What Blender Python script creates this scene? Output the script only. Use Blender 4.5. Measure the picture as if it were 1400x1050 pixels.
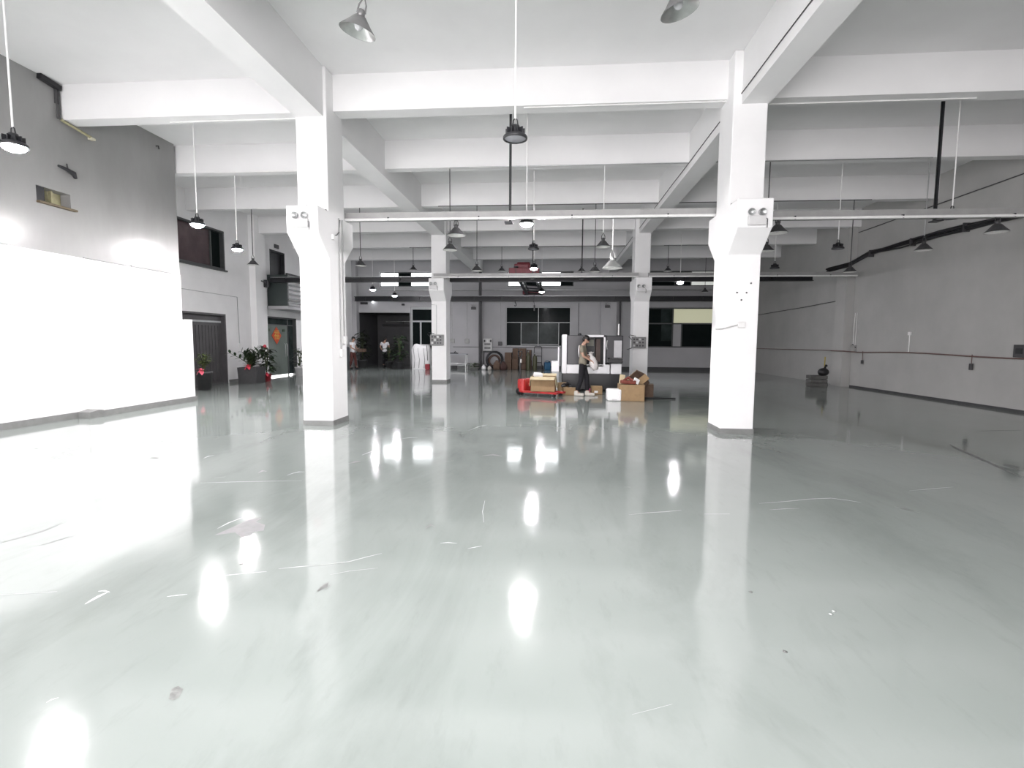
import bpy, bmesh, math, random
from math import sin, cos, pi, radians, sqrt
from mathutils import Vector, Matrix

random.seed(7)
scene = bpy.context.scene
COL = scene.collection
for o in list(bpy.data.objects):
    bpy.data.objects.remove(o)

# ------------------------------------------------------------------ camera
F_PX, PITCH, YAW, ROLL, CAM_H = 693.38, .0839, .0807, -.0065, 1.5
cam_d = bpy.data.cameras.new('camera')
cam = bpy.data.objects.new('camera', cam_d)
COL.objects.link(cam)
cam_d.sensor_width = 36
cam_d.lens = F_PX / 1400 * 36
cam_d.clip_end = 200
cam.location = (0, 0, CAM_H)
cam.matrix_world = (Matrix.Translation((0, 0, CAM_H)) @ Matrix.Rotation(YAW, 4, 'Z')
                    @ Matrix.Rotation(pi / 2 - PITCH, 4, 'X') @ Matrix.Rotation(-ROLL, 4, 'Z'))
scene.camera = cam

# ------------------------------------------------------------------ world, daylight, exposure
SKY = 7.5            # overcast sky shining in through the added opening
LAMP = 780.0         # radiance of a lit LED lens
world = bpy.data.worlds.new('overcast_sky')
scene.world = world
world.use_nodes = True
bg = world.node_tree.nodes['Background']
bg.inputs[0].default_value = (1, .955, .975, 1)
bg.inputs[1].default_value = SKY
ADDED_GATE = (-5.6, 2.2, 0.0, 4.6)       # unseen opening added behind the camera to let daylight in: x0, x1, z0, z1
Y_FRONT, Y_BACK, CEIL = -5.0, 28.0, 6.05
pl = bpy.data.lights.new('added_gate_daylight', 'AREA')
pl.shape = 'RECTANGLE'
pl.size, pl.size_y = ADDED_GATE[1] - ADDED_GATE[0], ADDED_GATE[3] - ADDED_GATE[2]
pl.cycles.is_portal = True
po = bpy.data.objects.new('added_gate_daylight', pl)  # portal guiding sky light through the added opening
COL.objects.link(po)
po.location = ((ADDED_GATE[0] + ADDED_GATE[1]) / 2, Y_FRONT - .12, (ADDED_GATE[2] + ADDED_GATE[3]) / 2)
po.rotation_euler = (radians(90), 0, 0)
vs = scene.view_settings
vs.view_transform = 'Standard'
vs.look = 'None'
vs.gamma = 1
vs.use_curve_mapping = False
vs.exposure = 0.75


# ------------------------------------------------------------------ survey helper: picture mark + one known coordinate -> point in the room
def ray(px, py):
    u, v = px - 700, py - 525
    u, v = u * cos(ROLL) + v * sin(ROLL), -u * sin(ROLL) + v * cos(ROLL)
    x, y, z = u / F_PX, 1.0, -v / F_PX
    y, z = y * cos(PITCH) + z * sin(PITCH), -y * sin(PITCH) + z * cos(PITCH)
    return Vector((x * cos(YAW) - y * sin(YAW), x * sin(YAW) + y * cos(YAW), z))


def at(px, py, Y=None, X=None, Z=None):
    r = ray(px, py)
    t = Y / r.y if Y is not None else X / r.x if X is not None else (Z - CAM_H) / r.z
    return r * t + Vector((0, 0, CAM_H))


# ------------------------------------------------------------------ materials
MATS = {}


def mat(name, col, rough=.6, metal=0.0, noise=0.0, nscale=6.0, bump=0.0, bscale=40.0, emit=0.0, ecol=None, coat=0.0, alpha=1.0,
        trans=0.0, spec=.5, stretch=None):
    if name in MATS:
        return MATS[name]
    m = bpy.data.materials.new(name)
    m.use_nodes = True
    nt = m.node_tree
    b = nt.nodes['Principled BSDF']
    c = tuple(col) + (1,)
    b.inputs['Base Color'].default_value = c
    b.inputs['Roughness'].default_value = rough
    b.inputs['Metallic'].default_value = metal
    b.inputs['Coat Weight'].default_value = coat
    b.inputs['Alpha'].default_value = alpha
    b.inputs['Transmission Weight'].default_value = trans
    b.inputs['Specular IOR Level'].default_value = spec
    if emit:
        b.inputs['Emission Color'].default_value = tuple(ecol or col) + (1,)
        b.inputs['Emission Strength'].default_value = emit
    if noise or bump:
        tc = nt.nodes.new('ShaderNodeTexCoord')
        mp = nt.nodes.new('ShaderNodeMapping')
        nt.links.new(tc.outputs['Object'], mp.inputs[0])
        if stretch:
            mp.inputs['Scale'].default_value = stretch
    if noise:
        n = nt.nodes.new('ShaderNodeTexNoise')
        n.inputs['Scale'].default_value = nscale
        n.inputs['Detail'].default_value = 6
        n.inputs['Roughness'].default_value = .6
        nt.links.new(mp.outputs[0], n.inputs['Vector'])
        r = nt.nodes.new('ShaderNodeValToRGB')
        r.color_ramp.elements[0].position = .3
        r.color_ramp.elements[1].position = .7
        r.color_ramp.elements[0].color = tuple(max(0, x * (1 - noise)) for x in col) + (1,)
        r.color_ramp.elements[1].color = tuple(min(1, x * (1 + noise * .6)) for x in col) + (1,)
        nt.links.new(n.outputs[0], r.inputs[0])
        nt.links.new(r.outputs[0], b.inputs['Base Color'])
    if bump:
        n2 = nt.nodes.new('ShaderNodeTexNoise')
        n2.inputs['Scale'].default_value = bscale
        n2.inputs['Detail'].default_value = 4
        nt.links.new(mp.outputs[0], n2.inputs['Vector'])
        bp = nt.nodes.new('ShaderNodeBump')
        bp.inputs['Strength'].default_value = bump
        bp.inputs['Distance'].default_value = .01
        nt.links.new(n2.outputs[0], bp.inputs['Height'])
        nt.links.new(bp.outputs[0], b.inputs['Normal'])
    MATS[name] = m
    return m


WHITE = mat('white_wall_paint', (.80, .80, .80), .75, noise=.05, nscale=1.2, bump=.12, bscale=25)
CEILW = mat('ceiling_paint', (.80, .80, .80), .85, noise=.04, nscale=.8)
COLW = mat('column_paint', (.84, .84, .84), .7, noise=.03, nscale=2, bump=.1, bscale=18)
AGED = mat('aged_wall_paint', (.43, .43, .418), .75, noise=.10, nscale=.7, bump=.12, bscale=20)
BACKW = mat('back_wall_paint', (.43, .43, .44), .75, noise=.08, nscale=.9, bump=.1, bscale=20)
GREYW = mat('grey_satin_cladding', (.25, .25, .247), .33, noise=.14, nscale=1.3, stretch=(1, 1, .35), bump=.05, bscale=3)
SKIRT = mat('grey_skirting_paint', (.20, .205, .20), .5, noise=.15, nscale=8)
DKGREY = mat('dark_grey_paint', (.06, .06, .063), .5, noise=.15, nscale=3)
CHAR = mat('charcoal_metal', (.017, .018, .021), .42, noise=.2, nscale=6)
BLACK = mat('black_plastic', (.012, .012, .014), .45, noise=.2, nscale=9)
STEEL = mat('galvanised_steel', (.46, .47, .47), .35, .75, noise=.12, nscale=8)
PIPEW = mat('white_conduit', (.78, .78, .77), .45, noise=.06, nscale=9)
ALU = mat('dull_aluminium', (.60, .61, .60), .28, .9, noise=.12, nscale=12)
SHADE = mat('weathered_grey_shade', (.06, .06, .063), .5, .3, noise=.25, nscale=14)
SHIN = mat('shade_inner_white', (.72, .72, .70), .35, noise=.08, nscale=10)
LEDW = mat('led_lens_lit', (1, 1, 1), .3, emit=LAMP, ecol=(1, .95, .97))
LEDD = mat('led_lens_lit_dim', (1, 1, 1), .3, emit=LAMP * .45, ecol=(.98, .95, 1))
LENS = mat('led_lens_unlit', (.42, .42, .46), .25, noise=.08, nscale=20)
GLASSD = mat('dark_window_glass', (.010, .014, .014), .12, noise=.2, nscale=2, spec=.015)
GLASSG = mat('green_tinted_glass', (.032, .042, .041), .12, noise=.6, nscale=1.5, spec=.03)
DAYPANE = mat('daylit_frosted_pane', (.9, .95, 1), .5, emit=2.6, ecol=(.95, .98, 1))
DIMPANE = mat('dim_frosted_pane', (.5, .52, .52), .5, emit=.30, ecol=(.9, .92, .85))
YELPANE = mat('lamplit_frosted_pane', (.5, .5, .4), .5, emit=.20, ecol=(.9, .9, .60))
FRAMEL = mat('pale_window_frame', (.46, .48, .48), .45, noise=.08, nscale=9)
FRAMED = mat('dark_window_frame', (.07, .075, .075), .45, noise=.1, nscale=9)
GATEG = mat('grey_metal_door', (.085, .082, .085), .45, noise=.2, nscale=4)
REDP = mat('maroon_crane_paint', (.16, .02, .03), .45, noise=.25, nscale=9)
REDT = mat('red_truck_paint', (.42, .025, .025), .4, noise=.2, nscale=9)
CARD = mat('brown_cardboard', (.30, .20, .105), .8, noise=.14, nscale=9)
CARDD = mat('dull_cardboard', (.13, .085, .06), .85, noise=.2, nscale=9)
CARDL = mat('pale_cardboard_inside', (.66, .56, .36), .8, noise=.1, nscale=9)
FOAM = mat('white_foam', (.85, .85, .85), .7, noise=.05, nscale=20)
SHEETW = mat('white_sheet', (.82, .82, .82), .6, noise=.04, nscale=6, bump=.3, bscale=9)
PLASTIC = mat('cloudy_plastic_film', (.66, .63, .62), .25, noise=.15, nscale=22, bump=.5, bscale=40)
MACHW = mat('machine_white_enamel', (.84, .84, .86), .3, noise=.03, nscale=5)
MACHD = mat('machine_dark_enamel', (.015, .015, .020), .35, noise=.12, nscale=5)
MACHB = mat('machine_base_enamel', (.008, .008, .010), .4, noise=.15, nscale=5)
LEAF = mat('dark_green_leaf', (.025, .05, .02), .45, noise=.35, nscale=14)
LEAFY = mat('yellow_green_leaf', (.12, .17, .04), .5, noise=.3, nscale=14)
STEM = mat('plant_stem', (.06, .08, .03), .6, noise=.2, nscale=12)
SOIL = mat('potting_soil', (.03, .022, .016), .9, noise=.3, nscale=30)
POTG = mat('dark_grey_pot', (.05, .05, .052), .5, noise=.15, nscale=12)
POTR = mat('red_pot', (.28, .02, .03), .4, noise=.15, nscale=12)
POTW = mat('white_pot', (.6, .6, .6), .4, noise=.06, nscale=12)
RIBBON = mat('red_ribbon', (.62, .05, .08), .55, noise=.15, nscale=20)
SKIN = mat('skin', (.42, .25, .18), .55, noise=.08, nscale=20)
HAIR = mat('black_hair', (.012, .01, .01), .5, noise=.3, nscale=50)
KHAKI = mat('khaki_cloth', (.22, .20, .155), .85, noise=.12, nscale=18, bump=.3, bscale=30)
WHITEC = mat('white_cloth', (.75, .75, .77), .85, noise=.05, nscale=18, bump=.3, bscale=30)
NAVY = mat('dark_trousers_cloth', (.007, .0065, .010), .85, noise=.2, nscale=18, bump=.3, bscale=30)
RUST = mat('rust_red_cloth', (.11, .035, .03), .85, noise=.2, nscale=18)
SHOE = mat('pale_shoe', (.55, .52, .47), .6, noise=.15, nscale=20)
BLUE = mat('blue_plastic', (.02, .10, .20), .35, noise=.12, nscale=9)
OLIVE = mat('olive_gas_bottle', (.06, .062, .03), .45, noise=.2, nscale=9)
YELLOW = mat('yellow_handle', (.42, .33, .06), .55, noise=.2, nscale=9)
ORANGE = mat('red_orange_paper', (.55, .07, .02), .6, noise=.15, nscale=12)
GOLD = mat('gold_print', (.62, .38, .06), .5, noise=.1, nscale=12)
PINK = mat('pink_film', (.55, .12, .22), .5, noise=.15, nscale=12)
RUSTM = mat('rusty_cable_sheath', (.16, .10, .09), .6, noise=.25, nscale=14)
CREAM = mat('yellowed_panel', (.35, .33, .20), .7, noise=.3, nscale=10)
TEAL = mat('dark_green_panel', (.040, .052, .050), .45, noise=.12, nscale=2)
SCRW = mat('scuffed_white_scratch', (.44, .46, .45), .5, noise=.05, nscale=9)
SCRD = mat('dark_floor_stain', (.15, .155, .15), .45, noise=.35, nscale=14)
PEEL = mat('peeled_floor_patch', (.19, .193, .193), .55, noise=.2, nscale=9)


def floor_material():
    m = bpy.data.materials.new('glossy_epoxy_floor')
    m.use_nodes = True
    nt = m.node_tree
    b = nt.nodes['Principled BSDF']
    N = nt.nodes.new
    L = nt.links.new
    tc = N('ShaderNodeTexCoord')

    def noise(scale, detail=5, rough=.6, stretch=None, dist=0.0):
        n = N('ShaderNodeTexNoise')
        n.inputs['Scale'].default_value = scale
        n.inputs['Detail'].default_value = detail
        n.inputs['Roughness'].default_value = rough
        n.inputs['Distortion'].default_value = dist
        if stretch:
            mp = N('ShaderNodeMapping')
            mp.inputs['Scale'].default_value = stretch
            mp.inputs['Rotation'].default_value = (0, 0, .5)
            L(tc.outputs['Object'], mp.inputs[0])
            L(mp.outputs[0], n.inputs['Vector'])
        else:
            L(tc.outputs['Object'], n.inputs['Vector'])
        return n

    def ramp(src, p0, p1, c0, c1):
        r = N('ShaderNodeValToRGB')
        r.color_ramp.elements[0].position = p0
        r.color_ramp.elements[1].position = p1
        r.color_ramp.elements[0].color = c0
        r.color_ramp.elements[1].color = c1
        L(src.outputs[0], r.inputs[0])
        return r

    def mix(fac, a, c, mode='MIX'):
        x = N('ShaderNodeMix')
        x.data_type = 'RGBA'
        x.blend_type = mode
        if isinstance(fac, float):
            x.inputs[0].default_value = fac
        else:
            L(fac, x.inputs[0])
        L(a, x.inputs[6])
        L(c, x.inputs[7])
        return x
    base = ramp(noise(.35, 4), .35, .65, (.235, .266, .250, 1), (.268, .298, .282, 1))
    dirt = ramp(noise(.9, 8, .65, (1, .35, 1), .6), .5, .72, (1, 1, 1, 1), (.78, .79, .78, 1))
    fine = ramp(noise(9, 6, .7, (1, .25, 1)), .55, .8, (1, 1, 1, 1), (.88, .88, .88, 1))
    a = mix(1.0, base.outputs[0], dirt.outputs[0], 'MULTIPLY')
    c = mix(1.0, a.outputs[2], fine.outputs[0], 'MULTIPLY')
    L(c.outputs[2], b.inputs['Base Color'])
    rr = ramp(noise(1.6, 6, .6), .35, .75, (.055, .055, .055, 1), (.12, .12, .12, 1))
    L(rr.outputs[0], b.inputs['Roughness'])
    b.inputs['Specular IOR Level'].default_value = .5
    b.inputs['IOR'].default_value = 1.85
    bp = N('ShaderNodeBump')
    bp.inputs['Strength'].default_value = .06
    bp.inputs['Distance'].default_value = .012
    n2 = noise(5.5, 3, .5)
    L(n2.outputs[0], bp.inputs['Height'])
    L(bp.outputs[0], b.inputs['Normal'])
    return m


FLOORM = floor_material()


# ------------------------------------------------------------------ mesh builders
class MB:
    def __init__(self):
        self.v, self.f, self.smooth = [], [], []

    def add(self, vs_, fs, sm=False):
        o = len(self.v)
        self.v += [tuple(p) for p in vs_]
        self.f += [tuple(i + o for i in f) for f in fs]
        self.smooth += [sm] * len(fs)
        return self

    def box(self, x0, x1, y0, y1, z0, z1, M=None):
        p = [(x, y, z) for z in (z0, z1) for y in (y0, y1) for x in (x0, x1)]
        if M:
            p = [M @ Vector(q) for q in p]
        return self.add(p, [(0, 2, 3, 1), (4, 5, 7, 6), (0, 1, 5, 4), (1, 3, 7, 5), (3, 2, 6, 7), (2, 0, 4, 6)])

    def bbox(self, x0, x1, y0, y1, z0, z1, r=.02, M=None):
        """box with chamfered edges"""
        bm = bmesh.new()
        bmesh.ops.create_cube(bm, size=1)
        for q in bm.verts:
            q.co = Vector(((x0 + x1) / 2 + q.co.x * (x1 - x0), (y0 + y1) / 2 + q.co.y * (y1 - y0), (z0 + z1) / 2 + q.co.z * (z1 - z0)))
        bmesh.ops.bevel(bm, geom=bm.edges[:], offset=r, segments=2, affect='EDGES', profile=.5)
        bm.verts.index_update()
        vs_ = [M @ q.co if M else q.co.copy() for q in bm.verts]
        self.add(vs_, [[q.index for q in f.verts] for f in bm.faces])
        bm.free()
        return self

    def prism(self, poly, axis, a, b):
        """extrude a polygon: axis 'x' -> poly is (y,z); 'y' -> (x,z); 'z' -> (x,y)"""
        def P(u, v, t):
            return (t, u, v) if axis == 'x' else (u, t, v) if axis == 'y' else (u, v, t)
        n = len(poly)
        vs_ = [P(u, v, a) for u, v in poly] + [P(u, v, b) for u, v in poly]
        fs = [tuple(range(n))[::-1], tuple(range(n, 2 * n))] + [(i, (i + 1) % n, n + (i + 1) % n, n + i) for i in range(n)]
        return self.add(vs_, fs)

    def tube(self, pts, r, n=8, cap=True):
        pts = [Vector(p) for p in pts]
        rs = r if isinstance(r, (list, tuple)) else [r] * len(pts)
        rings = []
        up = None
        for i, p in enumerate(pts):
            d = (pts[min(i + 1, len(pts) - 1)] - pts[max(i - 1, 0)]).normalized()
            if up is None:
                up = Vector((0, 0, 1)) if abs(d.z) < .9 else Vector((1, 0, 0))
            s = d.cross(up).normalized()
            up = s.cross(d).normalized()
            rings.append([p + (s * cos(2 * pi * k / n) + up * sin(2 * pi * k / n)) * rs[i] for k in range(n)])
        vs_ = [q for R in rings for q in R]
        fs = [(i * n + k, i * n + (k + 1) % n, (i + 1) * n + (k + 1) % n, (i + 1) * n + k) for i in range(len(pts) - 1) for k in range(n)]
        self.add(vs_, fs, True)
        if cap:
            self.add(rings[0], [tuple(range(n))])
            self.add(rings[-1], [tuple(range(n))[::-1]])
        return self

    def lathe(self, prof, n=24, M=None, cap0=False, cap1=False):
        vs_ = [Vector((r * cos(2 * pi * k / n), r * sin(2 * pi * k / n), z)) for r, z in prof for k in range(n)]
        if M:
            vs_ = [M @ q for q in vs_]
        m = len(prof)
        fs = [(i * n + k, i * n + (k + 1) % n, (i + 1) * n + (k + 1) % n, (i + 1) * n + k) for i in range(m - 1) for k in range(n)]
        self.add(vs_, fs, True)
        if cap0:
            self.add(vs_[:n], [tuple(range(n))[::-1]])
        if cap1:
            self.add(vs_[-n:], [tuple(range(n))])
        return self

    def blob(self, c, r, seg=12, rings=8, M=None):
        rx, ry, rz = r if isinstance(r, (tuple, list)) else (r, r, r)
        prof = [(max(1e-4, sin(pi * i / rings)), -cos(pi * i / rings)) for i in range(rings + 1)]
        MM = (M or Matrix()) @ Matrix.Translation(c) @ Matrix.Diagonal((rx, ry, rz, 1))
        return self.lathe(prof, seg, MM)

    def build(self, name, material, parent=None, loc=None, rot=None):
        me = bpy.data.meshes.new(name)
        me.from_pydata(self.v, [], self.f)
        me.polygons.foreach_set('use_smooth', self.smooth)
        bm = bmesh.new()
        bm.from_mesh(me)
        bmesh.ops.recalc_face_normals(bm, faces=bm.faces)
        bm.to_mesh(me)
        bm.free()
        me.materials.append(material)
        o = bpy.data.objects.new(name, me)
        COL.objects.link(o)
        if parent:
            o.parent = parent
        if loc is not None:
            o.location = loc
        if rot is not None:
            o.rotation_euler = rot
        return o


def tag(o, label, cat=None, group=None, kind=None):
    o['label'] = label
    if cat:
        o['category'] = cat
    if group:
        o['group'] = group
    if kind:
        o['kind'] = kind
    return o


def thing(name, label, cat, loc=(0, 0, 0), rz=0, group=None):
    o = bpy.data.objects.new(name, None)
    COL.objects.link(o)
    o.location = loc
    o.rotation_euler = (0, 0, rz)
    o.empty_display_size = .1
    return tag(o, label, cat, group)


def struct(name, mb, m, label, parent=None):
    return tag(mb.build(name, m, parent), label, kind='structure')


def wall_cells(u0, u1, w0, w1, holes):
    """rectangles (in u,w) of a wall left over around its holes"""
    us = sorted({u0, u1, *[h[i] for h in holes for i in (0, 1)]})
    out = []
    for a, b in zip(us, us[1:]):
        cuts = sorted((h[2], h[3]) for h in holes if h[0] <= a + 1e-6 and h[1] >= b - 1e-6)
        w = w0
        for c, d in cuts:
            if c > w + 1e-6:
                out.append((a, b, w, c))
            w = d
        if w < w1 - 1e-6:
            out.append((a, b, w, w1))
    return out


# ================================================================== THE ROOM
XR_W, XL_F, XL_N = 10.31, -11.2, -8.93
Y1, Y2, DCOL = 8.57, 18.11, .66
COLX = ((-4.39, -3.85), (2.77, 3.30))

floor = struct('floor', MB().box(-13.2, 11.2, Y_FRONT - .2, 32.0, -.2, 0), FLOORM, 'glossy pale green grey epoxy floor of the empty workshop')
struct('ceiling', MB().box(XL_F - .2, XR_W + .2, Y_FRONT - .2, Y_BACK + .2, CEIL, CEIL + .15), CEILW, 'white concrete ceiling slab above the beams')

# left wall near the camera: white below, grey satin cladding above, a cut-out high up
hole = (8.3, 8.93, 3.86, 4.14)
w = MB()
for a, b, c, d in wall_cells(Y_FRONT, 11.62, 3.02, CEIL, [hole]):
    w.box(XL_N - .2, XL_N, a, b, c, d)
wl = struct('wall_left', w, GREYW, 'tall grey satin wall with a small cut-out, white below')
w = MB().box(XL_N - .2, XL_N + .012, Y_FRONT, 11.62, 0, 3.02)
w.build('lower_wall', WHITE, wl)['label'] = 'white painted lower part of the wall'
MB().bbox(XL_N, -8.68, 9.02, 11.64, 0, 1.96, .012).build('plinth', WHITE, wl)['label'] = 'low white boxed-out plinth along the wall'
w = MB().box(XL_N - .26, XL_N - .2, hole[0], hole[1], hole[2], hole[3])
w.build('recess_back', CREAM, wl)['label'] = 'yellowed boards inside the cut-out'
MB().box(XL_N - .2, XL_N - .03, hole[0] + .005, hole[0] + .17, hole[2], hole[3]).build('recess_cover', CHAR, wl)
MB().box(XL_N - .16, XL_N - .1, 8.66, 8.69, hole[2], hole[3]).build('recess_divider', CREAM, wl)
b = MB().box(XL_N, XL_N + .035, Y_FRONT, 9.02, 0, .12)
b.prism([(9.02 - .25, 0), (9.06, 0), (9.06, .13), (8.98, .15), (8.9, .135), (8.77, .12)], 'x', XL_N, -8.68 + .03)
b.box(-8.68, -8.68 + .03, 9.05, 11.66, 0, .12)
struct('baseboard_left', b, SKIRT, 'grey skirting along the foot of the white wall and plinth')
# seams and broken ledge on the wall
for (a, c, d) in ((7.2, 7.75, 3.03), (9.1, 10.0, 3.03), (10.2, 11.3, 3.035)):
    MB().box(XL_N, XL_N + .03, a, c, d - .012, d + .006).build('seam_strip', SKIRT, wl)

# return wall behind it and the further left wall with doors and a window
w = MB().box(XL_F - .2, XL_N - .2, 11.42, 11.62, 0, CEIL)
struct('wall_partition', w, WHITE, 'white partition wall behind the grey wall')
DOORG = (14.55, 16.62, 0, 2.36)
DOORX = (19.1, 21.4, 0, 2.42)
WINL = (14.45, 16.7, 3.84, 5.14)
DOORU = (19.5, 20.6, 2.85, 5.07)
w = MB()
for a, b_, c, d in wall_cells(11.62, Y_BACK, 0, CEIL, [DOORG, DOORX, WINL, DOORU]):
    w.box(XL_F - .25, XL_F, a, b_, c, d)
wl2 = struct('wall_left_far', w, WHITE, 'white side wall with a grey door, a glass door and an upper window')
w.box
MB().box(XL_F, XL_F + .24, 18.11, 18.80, 0, CEIL).build('pilaster', COLW, wl2)
struct('baseboard_left_far', MB().box(XL_F, XL_F + .02, 16.7, 18.1, 0, .11).box(XL_F, XL_F + .02, 11.8, 14.5, 0, .11).box(XL_F + .24, XL_F + .26, 18.1, 18.8, 0, .11), SKIRT,
       'grey skirting at the foot of the side wall beside the doors')
# right wall
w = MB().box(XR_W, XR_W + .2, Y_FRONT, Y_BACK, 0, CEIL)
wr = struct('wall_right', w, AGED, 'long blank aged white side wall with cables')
for ya in (8.6, 18.55):
    p = MB().prism([(10.0, 0), (10.0, 3.05), (9.62, 3.4), (9.62, 3.72), (10.0, 3.72), (10.0, CEIL), (XR_W, CEIL), (XR_W, 0)], 'y', ya + .5, ya + .55) if False else MB().box(10.02, XR_W, ya, ya + .62, 0, CEIL)
    if ya > 9:
        p.build('pilaster', AGED, wr)
struct('baseboard_right', MB().box(XR_W - .02, XR_W, Y_FRONT, 18.5, 0, .06), DKGREY, 'thin dark line of skirting at the foot of the blank side wall')
# unseen wall behind the camera, with the opening added for daylight
w = MB()
for a, b_, c, d in wall_cells(XL_F - .2, XR_W + .2, 0, CEIL, [ADDED_GATE]):
    w.box(a, b_, Y_FRONT - .2, Y_FRONT, c, d)
struct('wall_front', w, WHITE, 'unseen white wall with an opening added for daylight')

# back wall
H_RECESS = (-11.0, -8.02, 0, 3.06)
H_DOOR = (-7.98, -6.72, 0, 3.38)
H_WIN = (-2.62, .92, 1.24, 3.38)
H_WINR = (4.98, 8.62, 1.22, 3.36)
CLER = [(-9.72, -6.75), (-2.55, 1.05), (5.0, 8.55)]
ZC = (4.50, 5.30)
w = MB()
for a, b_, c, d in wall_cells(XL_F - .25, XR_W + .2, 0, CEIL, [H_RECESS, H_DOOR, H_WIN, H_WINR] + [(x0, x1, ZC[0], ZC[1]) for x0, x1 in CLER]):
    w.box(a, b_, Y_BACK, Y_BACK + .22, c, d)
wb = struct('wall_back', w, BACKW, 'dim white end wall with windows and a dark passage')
for x0, x1 in ((-5.6, -3.98), (2.5, 3.35)):
    MB().box(x0, x1, Y_BACK - .35, Y_BACK, 0, 3.62).build('pier', BACKW, wb)
MB().box(-11.2, -10.95, Y_BACK - .35, Y_BACK, 0, CEIL).build('pier', BACKW, wb)
struct('baseboard_back', MB().box(-6.6, XR_W, Y_BACK - .02, Y_BACK, 0, .16).box(-5.62, -3.96, Y_BACK - .37, Y_BACK - .35, 0, .16), DKGREY, 'dark skirting at the foot of the end wall')
# dark passage beyond the end wall
w = MB()
w.box(-11.25, -11.0, Y_BACK + .22, 31.4, 0, 3.3).box(-8.02, -7.8, Y_BACK + .22, 31.4, 0, 3.3).box(-11.25, -7.8, 31.2, 31.4, 0, 3.3).box(-11.25, -7.8, Y_BACK + .22, 31.4, 3.06, 3.3)
wp = struct('wall_passage', w, DKGREY, 'dark grey passage opening in the end wall')
MB().box(-10.6, -8.05, 30.9, 31.1, 2.42, 2.50).build('beam_strip', BLACK, wp)
MB().tube([(-10.4, 31.0, 2.66), (-8.05, 31.0, 2.70)], .035).build('pipe', STEEL, wp)
MB().bbox(-9.5, -9.32, 31.0, 31.2, 2.56, 2.74, .01).build('junction_box', BLACK, wp)


def window(name, label, x0, x1, z0, z1, y, vbars, hbars, fm, panes, depth=.05, fw=.035):
    """frame with bars; panes: (x0,x1,z0,z1,material)"""
    fr = MB()
    for a, b_, c, d in ((x0, x1, z0, z0 + fw), (x0, x1, z1 - fw, z1), (x0, x0 + fw, z0, z1), (x1 - fw, x1, z0, z1)):
        fr.box(a, b_, y, y + depth, c, d)
    o = struct(name, fr, fm, label)
    for (x, a, b_) in vbars:
        MB().box(x - fw / 2, x + fw / 2, y - .004, y + depth + .004, a, b_).build('window_bar', fm, o)
    for (z, a, b_) in hbars:
        MB().box(a, b_, y - .004, y + depth + .004, z - fw / 2, z + fw / 2).build('window_bar', fm, o)
    for a, b_, c, d, m in panes:
        MB().box(a, b_, y + depth * .35, y + depth * .65, c, d).build('pane', m, o)
    return o


yw = Y_BACK + .10
X = lambda px: at(px, 450, Y=yw).x
Zp = lambda py, px=735: at(px, py, Y=yw).z
x0, x1, z0, z1 = H_WIN
zt = Zp(440.5)
xs = [x0, X(711.5), X(735), X(740.5), X(763), x1]
o = window('window_1', 'wide dark sliding window with a high transom behind the stacked cartons', x0, x1, z0, z1, yw,
           [(xs[1], z0, zt), (xs[2], z0, zt), (xs[4], z0, zt), (xs[2], zt, z1)], [(zt, x0, x1), (z0 + .1, xs[1], xs[4])], FRAMEL,
           [(x0, xs[1], z0, zt, GLASSD), (xs[1], xs[2], z0, zt, GLASSG), (xs[2], xs[4], z0, zt, GLASSG), (xs[4], x1, z0, zt, GLASSD),
            (x0, xs[2], zt, z1, GLASSD), (xs[2], x1, zt, z1, GLASSD)])
MB().box(xs[1], x1, Y_BACK - .05, Y_BACK + .1, z0 - .06, z0).build('window_sill', BACKW, o)
x0, x1, z0, z1 = H_WINR
zt = Zp(439.5, 925)
xa, xb = X(918.5), X(931)
o = window('window_2', 'window with one lamplit frosted pane above a dark opening', x0, x1, z0, z1, yw,
           [(xa, z0, z1), (xb, z0, zt)], [(zt, x0, x1)], FRAMED,
           [(x0, xa, z0, zt, GLASSD), (x0, xa, zt, z1, GLASSD), (xa, x1, zt, z1, YELPANE), (xa, xb, z0, zt, BACKW), (xb, x1, z0, zt, GLASSD)], fw=.07)
MB().box(X(902), xa - .04, yw - .005, yw + .03, zt + .05, z1 - .08).build('pane', GLASSG, o)
MB().box(X(903), xa - .04, yw - .005, yw + .03, z0 + .35, zt - .06).build('pane', GLASSG, o)
MB().box(x0, x1 + .3, Y_BACK - .06, Y_BACK + .1, z0 - .1, z0).build('window_sill', BACKW, o)
x0, x1, z0, z1 = H_DOOR
zt = at(570, 441, Y=yw).z
xm = at(574, 441, Y=yw).x
window('door_1', 'glazed door with a pale frame beside the dark passage', x0, x1, 0, z1, yw, [(xm, 0, zt)], [(zt, x0, x1), (zt + .7, x0, x1)], FRAMEL,
       [(x0, xm, 0, zt, GLASSD), (xm, x1, 0, zt, GLASSD), (x0, x1, zt, z1, GLASSD)], fw=.09)
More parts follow.
